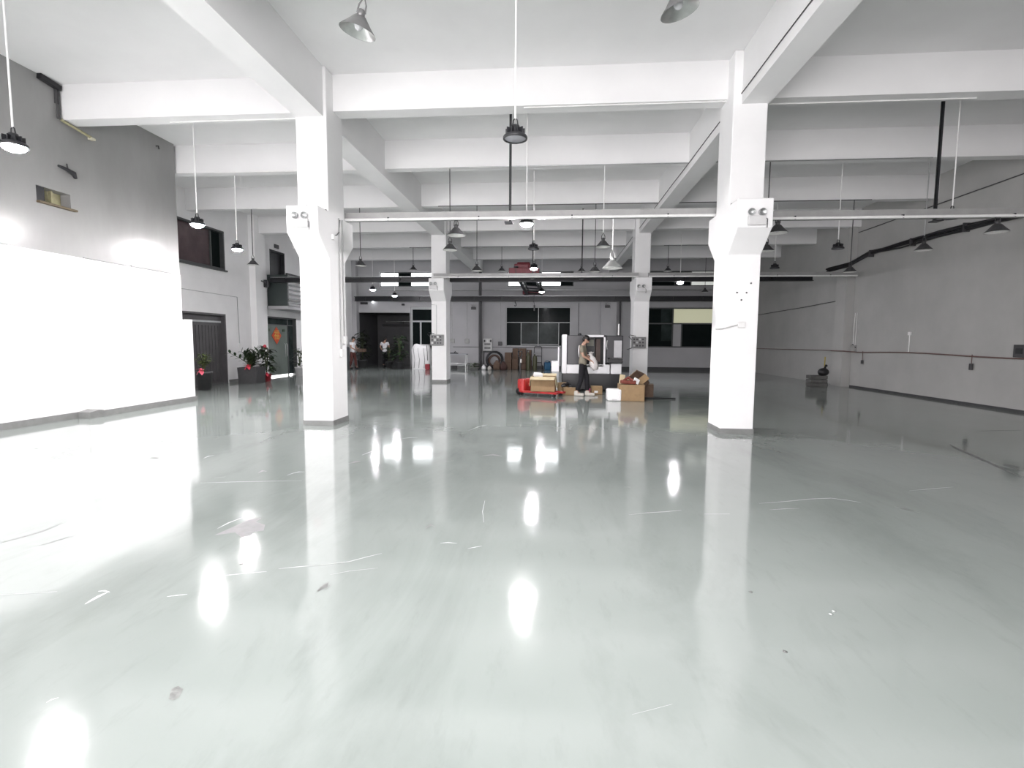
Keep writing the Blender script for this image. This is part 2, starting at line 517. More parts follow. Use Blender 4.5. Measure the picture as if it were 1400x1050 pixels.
for k, ((x0, x1), cells) in enumerate(zip(CLER, (
        [(517, 543, DAYPANE), (543, 560, GLASSD), (560, 590, DAYPANE)],
        [(692, 716, DAYPANE), (716, 738, GLASSD), (738, 765, DAYPANE), (765, 783, GLASSD)],
        [(880, 921, GLASSD), (921, 943, GLASSD), (943, 975, DIMPANE)]))):
    pn, vb = [], []
    for a, b_, m in cells:
        xa_, xb_ = max(x0, at(a, 383, Y=yw).x), min(x1, at(b_, 383, Y=yw).x)
        pn.append((xa_, xb_, ZC[0], ZC[1], m))
        vb.append((xa_, ZC[0], ZC[1]))
    window('window_%d' % (k + 3), ('high strip window with two daylit panes above the dark passage', 'high strip window with daylit panes behind the red crane hoist',
                                   'high strip window with one dim pane above the lamplit window')[k],
           x0, x1, ZC[0], ZC[1], yw, vb, [], FRAMED, pn, fw=.05)

# beams
BW = {'left': (-4.37, -3.9), 'right': (2.90, 3.32)}
for k, (a, b_) in BW.items():
    bm_ = struct('ceiling_beam', MB().box(a, b_, Y_FRONT, Y_BACK, 5.24, CEIL), CEILW,
                 {'left': 'long white concrete beam running deep above the column with conduits and pink card', 'right': 'long white concrete beam running deep above the column with socket and looped cable'}[k])
    if k == 'right':
        MB().tube([(a - .012, y, 5.40 + .004 * sin(y * 2)) for y in [Y_FRONT + .2 + i * .5 for i in range(69)]], .008, 5).build('wire', DKGREY, bm_)
SEC = [5.39 - 9.54, 5.39 - 6.36, 5.39 - 3.18, 5.39]
for y, dz, wd, lab in ((5.45 - 3.18, 5.42, .25, 'white cross beam with two tilted metal lamps, nearer end'), (5.45, 5.42, .25, 'white cross beam from which the tilted metal lamps hang'),
                       (8.85, 5.44, .30, 'deep white cross beam between the front pair of columns'), (11.72, 5.42, .25, 'white cross beam next behind the front columns'),
                       (14.95, 5.42, .25, 'white cross beam halfway between front and rear columns'), (18.4, 5.44, .30, 'deep white cross beam between the rear pair of columns'),
                       (21.35, 5.42, .25, 'white cross beam next behind the rear columns'), (24.5, 5.42, .25, 'white cross beam just before the end wall')):
    mb = MB()
    for a, b_ in ((XL_N if y < 11 else XL_F, BW['left'][0]), (BW['left'][1], BW['right'][0]), (BW['right'][1], XR_W)):
        mb.box(a, b_, y, y + wd, dz, CEIL)
    struct('ceiling_beam', mb, CEILW, lab)


# columns
def column(xa, xb, y, label):
    d = DCOL
    prof = [(0, 0), (0, 2.91), (-.40, 3.26), (-.40, 3.69), (0, 3.69), (0, CEIL), (d, CEIL), (d, 3.69), (d + .4, 3.69), (d + .4, 3.26), (d, 2.91), (d, 0)]
    mb = MB().prism([(y + u, v) for u, v in prof], 'x', xa, xb)
    o = struct('column', mb, COLW, label)
    md = o.modifiers.new('Bevel', 'BEVEL')
    md.width = .015
    md.segments = 2
    s = MB()
    t = .008
    s.box(xa - t, xb + t, y - t, y, 0, .085).box(xa - t, xb + t, y + d, y + d + t, 0, .085).box(xa - t, xa, y, y + d, 0, .085).box(xb, xb + t, y, y + d, 0, .085)
    s.build('skirting', SKIRT, o)
    return o


c1 = column(*COLX[0], Y1, 'white concrete column with corbels, conduits down its side and a small pink card')
c2 = column(*COLX[1], Y1, 'white concrete column with corbels, a socket and a looped cable')
c3 = column(*COLX[0], Y2, 'white concrete column with a tangle of sockets, beside the workbench')
c4 = column(*COLX[1], Y2, 'white concrete column with a grey control panel, behind the cartons')
for o in (c1, c2):
    pass
# dark rags / cables lying on the corbel tops
xa, xb = COLX[0]
MB().tube([(xa + .05, Y1 - .05, 3.72), (xa + .2, Y1 - .06, 3.75), (xa + .32, Y1 - .04, 3.71), (xb - .02, Y1 - .03, 3.70)], [.02, .035, .02, .012], 6).build('cable_end', CHAR, c1)
MB().tube([(COLX[1][0] + .02, Y1 - .02, 3.70), (COLX[1][0] + .2, Y1 - .1, 3.71), (COLX[1][1] - .1, Y1 - .2, 3.71)], .012, 6).build('cable_end', CHAR, c2)
# scuffs and drilled holes on the second column's front
for px, py in ((1006, 396), (1012, 406), (1019, 396), (1025, 383)):
    p = at(px, py, Y=Y1 - .004)
    MB().lathe([(.001, 0), (.014, 0), (.014, .006), (.001, .006)], 8, Matrix.Translation(p) @ Matrix.Rotation(pi / 2, 4, 'X')).build('drilled_hole', DKGREY, c2)
p = at(426, 446, Y=Y1 - .004)
MB().box(p.x - .07, p.x + .07, Y1 - .004, Y1 + .001, p.z - .07, p.z + .07).build('pink_card', mat('pink_card', (.86, .72, .75), .6, noise=.2, nscale=30), c1)

# ================================================================== DOORS AND OPENINGS OF THE SIDE WALL
def side_frame(name, label, y0, y1, z0, z1, fm, fw=.06):
    fr = MB()
    x = XL_F - .12
    for a, b_, c, d in ((y0, y0 + fw, z0, z1), (y1 - fw, y1, z0, z1), (y0, y1, z1 - fw, z1)) + (((y0, y1, z0, z0 + fw),) if z0 > .1 else ()):
        fr.box(x - .05, x + .14, a, b_, c, d)
    return struct(name, fr, fm, label), x


o, x = side_frame('door_2', 'dark grey metal door with a ribbed leaf beside the plinth', *DOORG, GATEG)
MB().box(x - .03, x, DOORG[0] + .06, DOORG[1] - .06, 0, DOORG[3] - .06).build('door_leaf', GATEG, o)
for k in range(12):
    y = DOORG[0] + .12 + k * .155
    MB().box(x, x + .018, y, y + .09, .1, DOORG[3] - .4).build('rib', GATEG, o)
MB().box(x, x + .03, DOORG[0] + .1, DOORG[1] - .1, 2.06, 2.12).build('door_closer', FRAMEL, o)
o, x = side_frame('window_6', 'dark upper window with a reddish pane above the grey metal door', *WINL, FRAMED)
ym = 16.15
MB().box(x - .01, x, WINL[0] + .06, ym, WINL[2] + .06, WINL[3] - .06).build('pane', mat('reddish_glass', (.085, .055, .06), .15, noise=.25, nscale=2), o)
MB().box(x - .01, x, ym, WINL[1] - .06, WINL[2] + .06, WINL[3] - .06).build('pane', GLASSD, o)
MB().box(x - .02, x + .04, ym - .03, ym + .03, WINL[2], WINL[3]).build('window_bar', FRAMED, o)
MB().box(x, x + .2, WINL[0] - .05, WINL[1] + .05, WINL[2] - .05, WINL[2]).build('window_sill', FRAMED, o)
o, x = side_frame('door_3', 'glass door with a red paper diamond under the balcony', *DOORX, FRAMED)
ym = 20.9
MB().box(x - .01, x, DOORX[0] + .06, ym - .03, .05, DOORX[3] - .3).build('pane', mat('frosted_green_glass', (.17, .20, .18), .12, noise=.1, nscale=2), o)
MB().box(x - .01, x, ym + .03, DOORX[1] - .06, .05, DOORX[3] - .3).build('pane', GLASSG, o)
MB().box(x - .01, x, DOORX[0] + .06, DOORX[1] - .06, DOORX[3] - .3, DOORX[3] - .06).build('pane', GLASSG, o)
MB().box(x - .02, x + .02, ym - .03, ym + .03, 0, DOORX[3]).build('door_stile', FRAMED, o)
MB().box(x - .02, x + .02, DOORX[0], DOORX[1], DOORX[3] - .33, DOORX[3] - .29).build('door_rail', FRAMED, o)
hd = MB()
for yy in (20.6, 20.75):
    hd.tube([(x + .03, yy, .8), (x + .06, yy, .85), (x + .06, yy, 1.3), (x + .03, yy, 1.35)], .014, 6)
hd.build('door_handle', STEEL, o)
for yy in (19.35, 20.5):
    MB().box(x, x + .012, yy, yy + .2, 1.84, 1.94).build('sticker', LEAF, o)
p = at(377.5, 463, X=XL_F - .10)
sg = thing('paper_diamond', 'red orange paper diamond with a gold good-fortune character on the glass door', 'decoration', (XL_F - .108, p.y, p.z))
s = .36
MB().add([(0, -s, 0), (0, 0, -s), (0, s, 0), (0, 0, s), (.006, -s, 0), (.006, 0, -s), (.006, s, 0), (.006, 0, s)],
         [(0, 1, 2, 3), (4, 5, 6, 7), (0, 1, 5, 4), (1, 2, 6, 5), (2, 3, 7, 6), (3, 0, 4, 7)]).build('paper', ORANGE, sg)
tx = bpy.data.curves.new('character', 'FONT')
tx.body = '\u798f'
tx.size = .42
tx.align_x = 'CENTER'
tx.align_y = 'CENTER'
tx.extrude = .002
tx.materials.append(GOLD)
tmp = bpy.data.objects.new('character_curve', tx)
COL.objects.link(tmp)
cm_ = bpy.data.meshes.new_from_object(tmp.evaluated_get(bpy.context.evaluated_depsgraph_get()))
bpy.data.objects.remove(tmp)
to = bpy.data.objects.new('character', cm_)
COL.objects.link(to)
to.parent = sg
to.location = (.010, 0, 0)
to.rotation_euler = (pi / 2, 0, pi / 2)
# upper door and balcony
o, x = side_frame('door_4', 'dark upper door above the balcony', *DOORU, CHAR)
MB().box(x - .03, x, DOORU[0] + .06, DOORU[1] - .06, DOORU[2] + .06, DOORU[3] - .06).build('door_leaf', CHAR, o)
sgn = MB().box(XL_F, XL_F + .04, 19.85, 20.15, 5.17, 5.32)
tag(sgn.build('wall_sign', DKGREY), 'small dark box sign over the upper balcony door', 'sign')
bx0, bx1, by0, by1, bz = XL_F, -10.32, 19.15, 24.0, 2.82
bal = thing('balcony', 'small balcony with a dark solid end panel and slatted railing', 'balcony', (bx0, by0, bz))
MB().box(0, bx1 - bx0, 0, by1 - by0, -.12, 0).build('slab', BACKW, bal)
MB().bbox(.06, bx1 - bx0, 0, .04, 0, 1.2, .008).build('end_panel', TEAL, bal)
for k in range(7):
    z = .1 + k * .17
    MB().box(bx1 - bx0 - .03, bx1 - bx0, .06, by1 - by0, z, z + .06).build('slat', mat('grey_slat', (.16, .165, .165), .5, noise=.1), bal)
for k in range(4):
    y = .1 + k * 1.55
    MB().box(bx1 - bx0 - .07, bx1 - bx0 - .03, y, y + .05, 0, 1.2).build('post', FRAMED, bal)
MB().box(bx1 - bx0 - .06, bx1 - bx0 + .02, 0, by1 - by0, 1.2, 1.26).build('handrail', CHAR, bal)


# ================================================================== LAMPS
def ring_prof(prof):
    return prof


def ufo_lamp(p, top, lit, label, cordmat=PIPEW, group=None, n=20, dim=False):
    """disc LED pendant: bracket, finned housing, rim and lens; p = centre of lens"""
    t = thing('pendant_lamp', label, 'lamp', p, 0, group)
    hs = MB().lathe([(.001, .135), (.045, .132), (.052, .10), (.06, .055), (.085, .045), (.12, .028), (.133, .012), (.133, -.012), (.118, -.016), (.113, -.004)], n)
    hs.build('housing', CHAR, t)
    for k in range(10):
        a = 2 * pi * k / 10
        M = Matrix.Rotation(a, 4, 'Z')
        MB().box(.05, .105, -.004, .004, .03, .10, M).build('cooling_fin', CHAR, t)
    MB().lathe([(.116, -.006), (.108, -.03), (.085, -.052), (.05, -.066), (.001, -.072)] if lit else [(.114, -.004), (.09, -.010), (.001, -.013)], n).build('lens', (LEDD if dim else LEDW) if lit else LENS, t)
    MB().tube([(-.03, 0, .13), (-.02, 0, .19), (0, 0, .21), (.02, 0, .19), (.03, 0, .13)], .008, 6).build('bracket', CHAR, t)
    if top:
        MB().tube([(0, 0, .2), (0, 0, top - p.z)], .011, 6).build('cord', cordmat, t)
    return t


def shade_lamp(p, top, label, tilt=(0, 0), rodmat=DKGREY, outer=SHADE, inner=SHIN, s=1.0, group=None, n=20):
    """bell shaped metal reflector lamp on a rod; p = centre of the rim"""
    t = thing('metal_shade_lamp', label, 'lamp', p, 0, group)
    M = Matrix.Translation((0, 0, .28 * s)) @ Matrix.Rotation(tilt[0], 4, 'X') @ Matrix.Rotation(tilt[1], 4, 'Y') @ Matrix.Translation((0, 0, -.28 * s)) @ Matrix.Scale(s, 4)
    MB().lathe([(.03, .140), (.056, .134), (.078, .108), (.118, .06), (.155, .022), (.168, .008), (.172, 0)], n, M).build('shade', outer, t)
    MB().lathe([(.170, .001), (.160, .012), (.150, .022), (.110, .056), (.068, .102), (.001, .125)], n, M).build('reflector', inner, t)
    MB().lathe([(.001, .205), (.026, .20), (.034, .18), (.04, .14), (.03, .13)], 12, M).build('socket_cap', outer, t)
    MB().blob((0, 0, .07), (.045, .045, .055), 12, 8, M).build('bulb', mat('frosted_bulb', (.7, .7, .72), .2, noise=.05), t)
    MB().tube([M @ Vector(q) for q in ((-.04, 0, .17), (-.036, 0, .24), (0, 0, .315), (.036, 0, .24), (.04, 0, .17))], .008 * s, 6).build('hook', outer, t)
    if top:
        MB().tube([(0, 0, .31 * s), (0, 0, top - p.z)], .011, 6).build('rod', rodmat, t)
    return t


BZ = CEIL - .002
LIT = [((15, 208), 'lit LED lamp hanging before the small cut-out in the grey wall'),
       ((267, 312), 'lit LED lamp hanging from the front cross beam near the end of the grey wall'),
       ((322, 345), 'lit LED lamp hanging between the upper window and the front column'),
       ((728, 366), 'lit LED lamp hanging just in front of the rear cable tray'),
       ((739, 398), 'lit LED lamp hanging beside the crane bridge'),
       ((508, 398), 'lit LED lamp above the dark passage, on the side towards the glass door'),
       ((538, 406), 'lit LED lamp above the dark passage, below the strip window'),
       ((928, 383), 'lit LED lamp hanging above the window with the lamplit pane')]
for (px, py), lab in LIT:
    ufo_lamp(at(px, py, Z=3.70), BZ, True, lab, dim=at(px, py, Z=3.70).y > 13)
p = at(717, 305, Z=3.66)
ufo_lamp(p, BZ, True, 'brightest lit LED lamp hanging over the front cable tray midway between the columns')
for q in ((-6.4, 2.2, 3.7), (-.5, 2.3, 3.7), (-6.4, -1.6, 3.7)):  # unseen lamps, placed for their light on the near hall
    ufo_lamp(Vector(q), BZ, True, 'unseen lit LED lamp hanging near the camera', group='unseen lit lamps near the camera')
for (px, py), lab, cm in (((700, 189), 'black unlit LED lamp on a long white cord, above the hall centre', PIPEW),
                          ((1298, 290), 'black unlit LED lamp on a white cord beside a dark hanger rod', PIPEW),
                          ((1143, 334), 'black unlit LED lamp hanging before the pilaster of the blank side wall', PIPEW),
                          ((1057, 362), 'black unlit LED lamp hanging just beside the column with the socket', PIPEW),
                          ((727, 340), 'small black unlit LED lamp close behind the brightest lit lamp', PIPEW)):
    ufo_lamp(at(px, py, Z=3.70), BZ, False, lab, cm)
SH = [((621, 323), 9.42, 3.62, 'metal shade lamp hooked under the front cable tray, above another shade', {}),
      ((613, 343), 11.8, BZ, 'metal shade lamp on a dark rod close beside the rear column with sockets', {}),
      ((822, 336), 11.8, BZ, 'metal shade lamp on a white rod above the milling machine', dict(rodmat=PIPEW)),
      ((835, 365), 9.42, 3.70, 'pale metal shade lamp on a white rod beside the rear column with the control panel', dict(rodmat=PIPEW, outer=ALU, s=1.05)),
      ((1360, 309), 9.42, 3.62, 'metal shade lamp before the thick cable bundle, hooked under the tray', {}),
      ((1260, 335), 11.8, BZ, 'metal shade lamp before the thick cable bundle, on a thin rod from a beam', dict(rodmat=STEEL)),
      ((1060, 314), 9.42, 3.62, 'metal shade lamp tucked behind the corbel with the looped cable, hooked on the tray', {}),
      ((1045, 339), 11.8, BZ, 'metal shade lamp half hidden behind the corbel of the column with the socket', {}),
      ((1160, 366), 15.0, BZ, 'metal shade lamp on a dark rod at the pilaster end of the rear tray', {}),
      ((491, 366), 15.0, BZ, 'metal shade lamp on a dark rod beside the column with conduits', {}),
      ((344, 367), 15.0, BZ, 'metal shade lamp on a dark rod beside the upper balcony door', {}),
      ((650, 371), 15.0, BZ, 'metal shade lamp on a long dark rod between rear column and red hoist', {}),
      ((811, 370), 15.0, BZ, 'metal shade lamp on a long dark rod, one of a close pair above the machine', {}),
      ((563, 371), 21.4, BZ, 'far metal shade lamp before the strip window above the passage', {}),
      ((684, 371), 21.4, BZ, 'far metal shade lamp just beside the red hoist', {}),
      ((793, 370), 21.4, BZ, 'far metal shade lamp above the milling machine, before the dark strip pane', {}),
      ((911, 368), 21.4, BZ, 'far metal shade lamp beside the rear column with the control panel', {}),
      ((962, 396), 24.6, BZ, 'far metal shade lamp above the lamplit window, close to the end wall', {})]
for (px, py), y, top, lab, kw in SH:
    shade_lamp(at(px, py, Y=y), top, lab, **kw)
shade_lamp(at(494, 46, Y=5.55) - Vector((.02, 0, 0)), BZ, 'silvery metal shade lamp tilted away from the long beam over the conduit column', tilt=(radians(4), radians(15)), rodmat=STEEL, outer=mat('bare_grey_metal', (.22, .22, .22), .4, .5, noise=.15, nscale=9), inner=ALU, s=1.12)
shade_lamp(at(913, 13, Y=5.55), BZ, 'silvery metal shade lamp tilted towards the long beam with the wire', tilt=(radians(4), radians(-14)), rodmat=STEEL, outer=MATS['bare_grey_metal'], inner=ALU, s=1.12)


# ================================================================== TRAYS, RODS, CONDUITS, CABLES
def tray(x0, x1, y, z, label):
    t = thing('cable_tray', label, 'cable tray', (x0, y, z))
    L_ = x1 - x0
    MB().box(0, L_, -.05, .05, 0, .006).box(0, L_, -.05, -.044, 0, .145).box(0, L_, .044, .05, 0, .145).build('channel', mat('grey_tray_steel', (.34, .34, .335), .5, .2, noise=.12, nscale=5), t)
    MB().tube([(0, -.08, .012), (L_, -.08, .012)], .026, 8).build('pipe', PIPEW, t)
    MB().tube([(0.02, 0, .03), (L_ * .5, .01, .035), (L_ - .02, 0, .03)], .025, 6).build('cable', CHAR, t)
    n = max(2, int(L_ / 1.6))
    for k in range(n):
        x = L_ * (k + .5) / n
        MB().box(x - .012, x + .012, -.1, -.05, -.008, .05).build('clip', CHAR, t)
    return t


tray(COLX[0][1] - .05, COLX[1][0] + .05, 9.42, 3.71, 'long steel cable tray between the two front columns')
tray(COLX[1][1] - .05, XR_W - .01, 9.42, 3.64, 'long steel cable tray from the socket column to the blank side wall')
tray(COLX[0][1] - .4, COLX[1][0] + .1, 17.9, 3.72, 'steel cable tray between the two rear columns')
tray(COLX[1][1] - .1, 9.95, 17.9, 3.72, 'steel cable tray from the control panel column to the pilaster')
for (x, y, z, lab) in ((-.82, 9.47, 3.66, 'dark hanger rod holding the tray between the front columns'), (6.5, 9.47, 3.60, 'dark hanger rod holding the tray beside an unlit black lamp'),
                       (-.75, 17.95, 3.66, 'dark hanger rod holding the rear tray beside the lit lamp'), (.95, 17.95, 3.66, 'thin dark hanger rod holding the rear tray above the machine')):
    t = thing('hanger_rod', lab, 'rod', (x, y, z))
    wd = .022 if y < 10 else .02
    MB().box(-wd, wd, -.004, .004, 0, CEIL - z).box(-wd, -wd + .008, -.004, .03, 0, CEIL - z).build('angle_bar', CHAR, t)
    MB().box(-.09, .05, -.14, .03, -.02, .0).build('foot_bracket', CHAR, t)


def conduit(pts, label, r=.012, m=PIPEW, name='conduit', cat='conduit', group=None, n=6):
    return tag(MB().tube(pts, r, n).build(name, m), label, cat, group)


conduit([(-.55, 8.9, 5.43), (2.9, 8.9, 5.43)], 'white conduit under the front cross beam between the columns')
conduit([(3.33, 9.05, 5.43), (6.7, 9.05, 5.43)], 'white conduit under the front cross beam towards the blank side wall')
conduit([(-7.0, 9.05, 5.43), (-4.4, 9.05, 5.43)], 'white conduit under the front cross beam over the lit lamps')
conduit([(-2.4, 11.71, 5.41), (2.88, 11.71, 5.41)], 'grey conduit under the cross beam behind the front columns', m=STEEL)
conduit([(3.34, 11.71, 5.41), (7.9, 11.71, 5.41)], 'grey conduit under the second beam towards the side wall', m=STEEL)
conduit([(-8.0, 11.71, 5.41), (-4.4, 11.71, 5.41)], 'white conduit under the second beam over the lit lamps')
conduit([(-3.4, 14.94, 5.41), (2.88, 14.94, 5.41)], 'dark conduit under the middle cross beam', m=DKGREY)
conduit([(3.34, 14.94, 5.41), (8.6, 14.94, 5.41)], 'dark conduit under the middle beam towards the side wall', m=DKGREY)
conduit([(-8.9, 14.94, 5.41), (-4.4, 14.94, 5.41)], 'white conduit under the middle beam near the upper window')
conduit([(-6.1, 21.34, 5.41), (-4.5, 21.34, 5.41)], 'short dark conduit above the far lamp by the passage', m=DKGREY)
conduit([(-3.8, 21.34, 5.41), (2.85, 21.34, 5.41)], 'dark conduit under the beam behind the rear columns', m=DKGREY)
conduit([(4.4, 21.34, 5.41), (8.3, 21.34, 5.41)], 'dark conduit under the far beam above the lamplit window', m=DKGREY)
# conduits down the side of the first column
for y, zb, lab in ((8.95, 1.32, 'white conduit down the front column ending in a switch box'), (9.1, 1.55, 'second white conduit down the same column side')):
    t = thing('conduit', lab, 'conduit', (COLX[0][1], y, zb))
    MB().tube([(.015, 0, 0), (.015, 0, 3.66 - zb)], .013, 6).build('pipe', mat('grey_conduit', (.42, .42, .42), .5, noise=.1), t)
    MB().bbox(0, .05, -.045, .045, -.12, .02, .006).build('switch_box', PIPEW, t)
t = thing('junction_box', 'small white junction box and cable on the side of the corbel', 'box', (COLX[0][1], 8.7, 3.28))
MB().bbox(0, .04, -.04, .04, -.04, .04, .005).build('box', PIPEW, t)
MB().tube([(.02, .0, .03), (.03, .12, .06), (.02, .25, .14), (.015, .3, .36)], .008, 5).build('cable', CHAR, t)
# socket and looped cable on the second column
p = at(1012, 440, Y=Y1)
t = thing('socket_box', 'white socket box with a looped cable on the front column', 'socket', (p.x, Y1, p.z))
MB().bbox(-.06, .06, -.035, 0, -.05, .05, .008).build('box', PIPEW, t)
q = at(974, 444, Y=Y1)
MB().tube([(-.05, -.02, 0), (-.2, -.02, -.04), (-.3, -.025, -.065), (COLX[1][0] - p.x - .02, -.02, -.065), (COLX[1][0] - p.x - .02, .35, -.06)], .010, 6).build('cable', mat('grey_cable', (.5, .5, .49), .5, noise=.1), t)
# control panels on the rear columns
for px, py, lab, k in ((597, 466, 'grey control panel with a tangle of wires on the column by the workbench', 0), (872, 466, 'grey control panel with rows of switches on the column behind the cartons', 1)):
    p = at(px, py, Y=Y2)
    t = thing('control_panel', lab, 'control panel', (p.x, Y2, p.z))
    MB().bbox(-.24, .24, -.09, 0, -.20, .19, .012).build('case', mat('panel_grey', (.22, .22, .22), .5, noise=.2, nscale=12), t)
    for r_ in range(3):
        for c_ in range(4):
            MB().box(-.19 + c_ * .1, -.13 + c_ * .1, -.105, -.09, -.14 + r_ * .11, -.08 + r_ * .11).build('switch', DKGREY if (r_ * 3 + c_) % 4 else STEEL, t)
    MB().tube([(-.24, -.05, .1), (-.34, -.06, .2), (-.30, -.06, .26), (-.1, -.05, .22)], .012, 5).build('wire', CHAR, t)
    MB().tube([(-.25, -.05, -.18), (-.38, -.05, -.2), (-.36, -.05, -.45), (-.36, -.02, -.75)] if k == 0 else [(-.22, -.05, -.19), (-.36, -.05, -.24), (-.37, .1, -.24)], .012, 5).build('wire', CHAR, t)
    if k == 0:
        MB().tube([(-.02, -.02, .2), (-.02, -.02, 1.25), (-.2, -.02, 1.26)], .010, 5).build('pipe', STEEL, t)


def emergency_light(p, label, m=mat('emergency_light_case', (.62, .62, .62), .4, noise=.06)):
    t = thing('emergency_light', label, 'emergency light', p, 0)
    MB().bbox(-.13, .13, -.055, 0, -.12, .02, .01).build('case', m, t)
    for sx in (-.085, .07):
        M = Matrix.Translation((sx, -.035, .075)) @ Matrix.Rotation(pi / 2 + .15, 4, 'X') @ Matrix.Rotation(sx * 2, 4, 'Y')
        MB().lathe([(.001, -.05), (.03, -.045), (.052, -.01), (.057, .03), (.05, .03), (.04, .01), (.001, .006)], 14, M).build('lamp_head', STEEL, t)
    MB().box(-.11, .11, -.058, -.054, -.1, -.01).build('front_cover', m, t)
    MB().tube([(.12, -.04, -.02), (.15, -.045, -.03), (.15, -.04, -.16)], .006, 5).build('cable', CHAR, t)
    return t


emergency_light(at(409, 305, Y=Y1 - .4), 'twin-headed emergency light on the corbel of the column with conduits')
emergency_light(at(1031, 293, Y=Y1 - .4), 'twin-headed emergency light on the corbel of the column with the socket')
emergency_light(at(591, 392, Y=Y2 - .4), 'twin-headed emergency light on the corbel of the column by the workbench')
emergency_light(at(875, 392, Y=Y2 - .4), 'twin-headed emergency light on the corbel of the column behind the cartons')
emergency_light(at(646, 421, Y=Y_BACK - .35), 'twin-headed emergency light on the end wall pier above the workbench', DKGREY)
emergency_light(at(829, 416, Y=Y_BACK - .35), 'twin-headed emergency light on the end wall pier behind the machine', DKGREY)

# thick black cable bundle and pipes on the blank side wall
t = thing('cable_bundle', 'thick sagging black cable bundle along the blank side wall', 'cable', (XR_W, 2.0, 4.4))
for k, (dx, dz, r) in enumerate(((-.06, 0, .045), (-.11, .05, .03), (-.05, .08, .028), (-.10, -.04, .025))):
    MB().tube([(dx, i * .75, dz + .05 * sin(i * 1.1 + k) * (.35 + .2 * k) - .03 * sin(i * .55)) for i in range(22)] + [(dx - .45, 16.0, dz - .3), (dx - 1.2, 15.9, dz - .5)], r, 6).build('cable', BLACK, t)
for i in range(9):
    MB().box(-.16, 0, .4 + i * 1.9, .43 + i * 1.9, -.1, .12).build('hook', DKGREY, t)
conduit([(XR_W - .02, Y_FRONT + .2, 5.26), (XR_W - .02, 18.5, 5.26)], 'thin grey conduit high along the blank side wall', m=DKGREY, r=.014)
conduit([(XR_W - .03, y, 1.22 + .03 * sin(y * .9)) for y in [2 + i * .8 for i in range(21)]] + [(XR_W - .32, 18.5, 1.24), (XR_W - .33, 19.2, 1.24)], 'rust coloured cable low along the blank side wall', r=.02, m=RUSTM, name='wall_cable', cat='cable')
conduit([(XR_W - .03, 19.3, 1.24), (XR_W - .03, 27.6, 1.22)], 'thin cable along the side wall beyond the pilaster', r=.014, m=RUSTM, name='wall_cable', cat='cable')
conduit([(XR_W - .03, 19.3, 3.05), (XR_W - .03, 22, 2.98), (XR_W - .03, 27.4, 2.9)], 'upper thin dark cable beyond the pilaster', r=.014, m=DKGREY, name='wall_cable', cat='cable')
p = at(1243, 449, X=XR_W - .02)
t = thing('wall_socket', 'white wall socket on a short upright conduit above the rust coloured cable', 'socket', (XR_W, p.y, p.z))
MB().bbox(-.05, 0, -.05, .05, -.05, .05, .006).build('box', PIPEW, t)
MB().tube([(-.02, 0, -.04), (-.02, 0, 1.25 - p.z)], .016, 6).build('pipe', PIPEW, t)
p = at(1166, 470, X=XR_W - .05)
t = thing('switch_box', 'small switch box with dangling wires beside the pilaster', 'switch box', (XR_W, p.y, p.z))
MB().bbox(-.09, 0, -.12, .12, -.1, .1, .01).build('box', mat('aged_box', (.35, .35, .34), .5, noise=.2), t)
for dy in (-.05, .06):
    MB().tube([(-.03, dy, .1), (-.03, dy * 1.3, .7), (-.02, dy, 1.2)], .010, 5).build('wire', PIPEW, t)
MB().tube([(-.06, -.15, .02), (-.08, 0, .13), (-.06, .15, .05)], .014, 5).build('wire', CHAR, t)
p = at(1396, 471, X=XR_W - .05)
t = thing('switch_box', 'dark wall box at the open end of the rust coloured cable', 'switch box', (XR_W, p.y, p.z))
MB().bbox(-.1, 0, -.15, .15, -.14, .14, .01).build('box', DKGREY, t)
MB().box(-.11, -.1, -.08, .08, -.06, .06).build('cover', CHAR, t)
p = at(1327, 490, X=XR_W - .05)
t = thing('hanging_plug', 'small dark plug hanging from the rust coloured cable', 'plug', (XR_W - .04, p.y, p.z))
MB().bbox(-.03, .02, -.04, .04, -.14, .02, .008).build('body', DKGREY, t)
MB().tube([(0, 0, .02), (0, 0, 1.22 - p.z + .03)], .010, 5).build('cord', RUSTM, t)
p = at(1178, 487, X=XR_W - .05)
t = thing('hanging_plug', 'tiny plug hanging from the rust coloured cable near the pilaster', 'plug', (XR_W - .04, p.y, p.z))
MB().bbox(-.03, .02, -.04, .04, -.1, .02, .008).build('body', DKGREY, t)
MB().tube([(0, 0, .02), (0, 0, 1.22 - p.z + .03)], .010, 5).build('cord', RUSTM, t)

# odds and ends on the grey wall
t = thing('steel_bracket', 'black steel bracket under the ceiling at the top of the grey wall', 'bracket', (XL_N, 8.66, 5.985))
MB().bbox(0, .09, -.22, .16, -.05, .04, .01, Matrix.Rotation(-.12, 4, 'X')).build('arm', BLACK, t)
MB().box(0, .03, .08, .14, -.3, .0).build('plate', DKGREY, t)
t = thing('pipe_pair', 'pair of thin grey pipes hanging down the grey wall from the bracket', 'pipe', (XL_N, 8.8, 5.42))
for dy in (-.05, .0):
    MB().tube([(.035, dy, 0), (.035, dy, .52)], .014, 6).build('pipe', DKGREY, t)
a0, a1 = Vector((XL_N, 8.8, 5.42)), at(116, 196, X=XL_N)
t = thing('loose_batten', 'slanting yellowed batten loose on the grey wall', 'batten', a0)
MB().tube([(.05, 0, 0), (.07, (a1.y - a0.y), a1.z - a0.z)], .028, 4).build('strip', CREAM, t)
MB().box(.02, .1, a1.y - a0.y - .03, a1.y - a0.y + .06, a1.z - a0.z - .04, a1.z - a0.z).build('end_block', mat('pale_block', (.6, .57, .45), .7, noise=.1), t)
a0 = at(84, 241, X=XL_N)
t = thing('broken_pipe_clamp', 'broken black pipe clamp sticking out above the cut-out', 'clamp', a0)
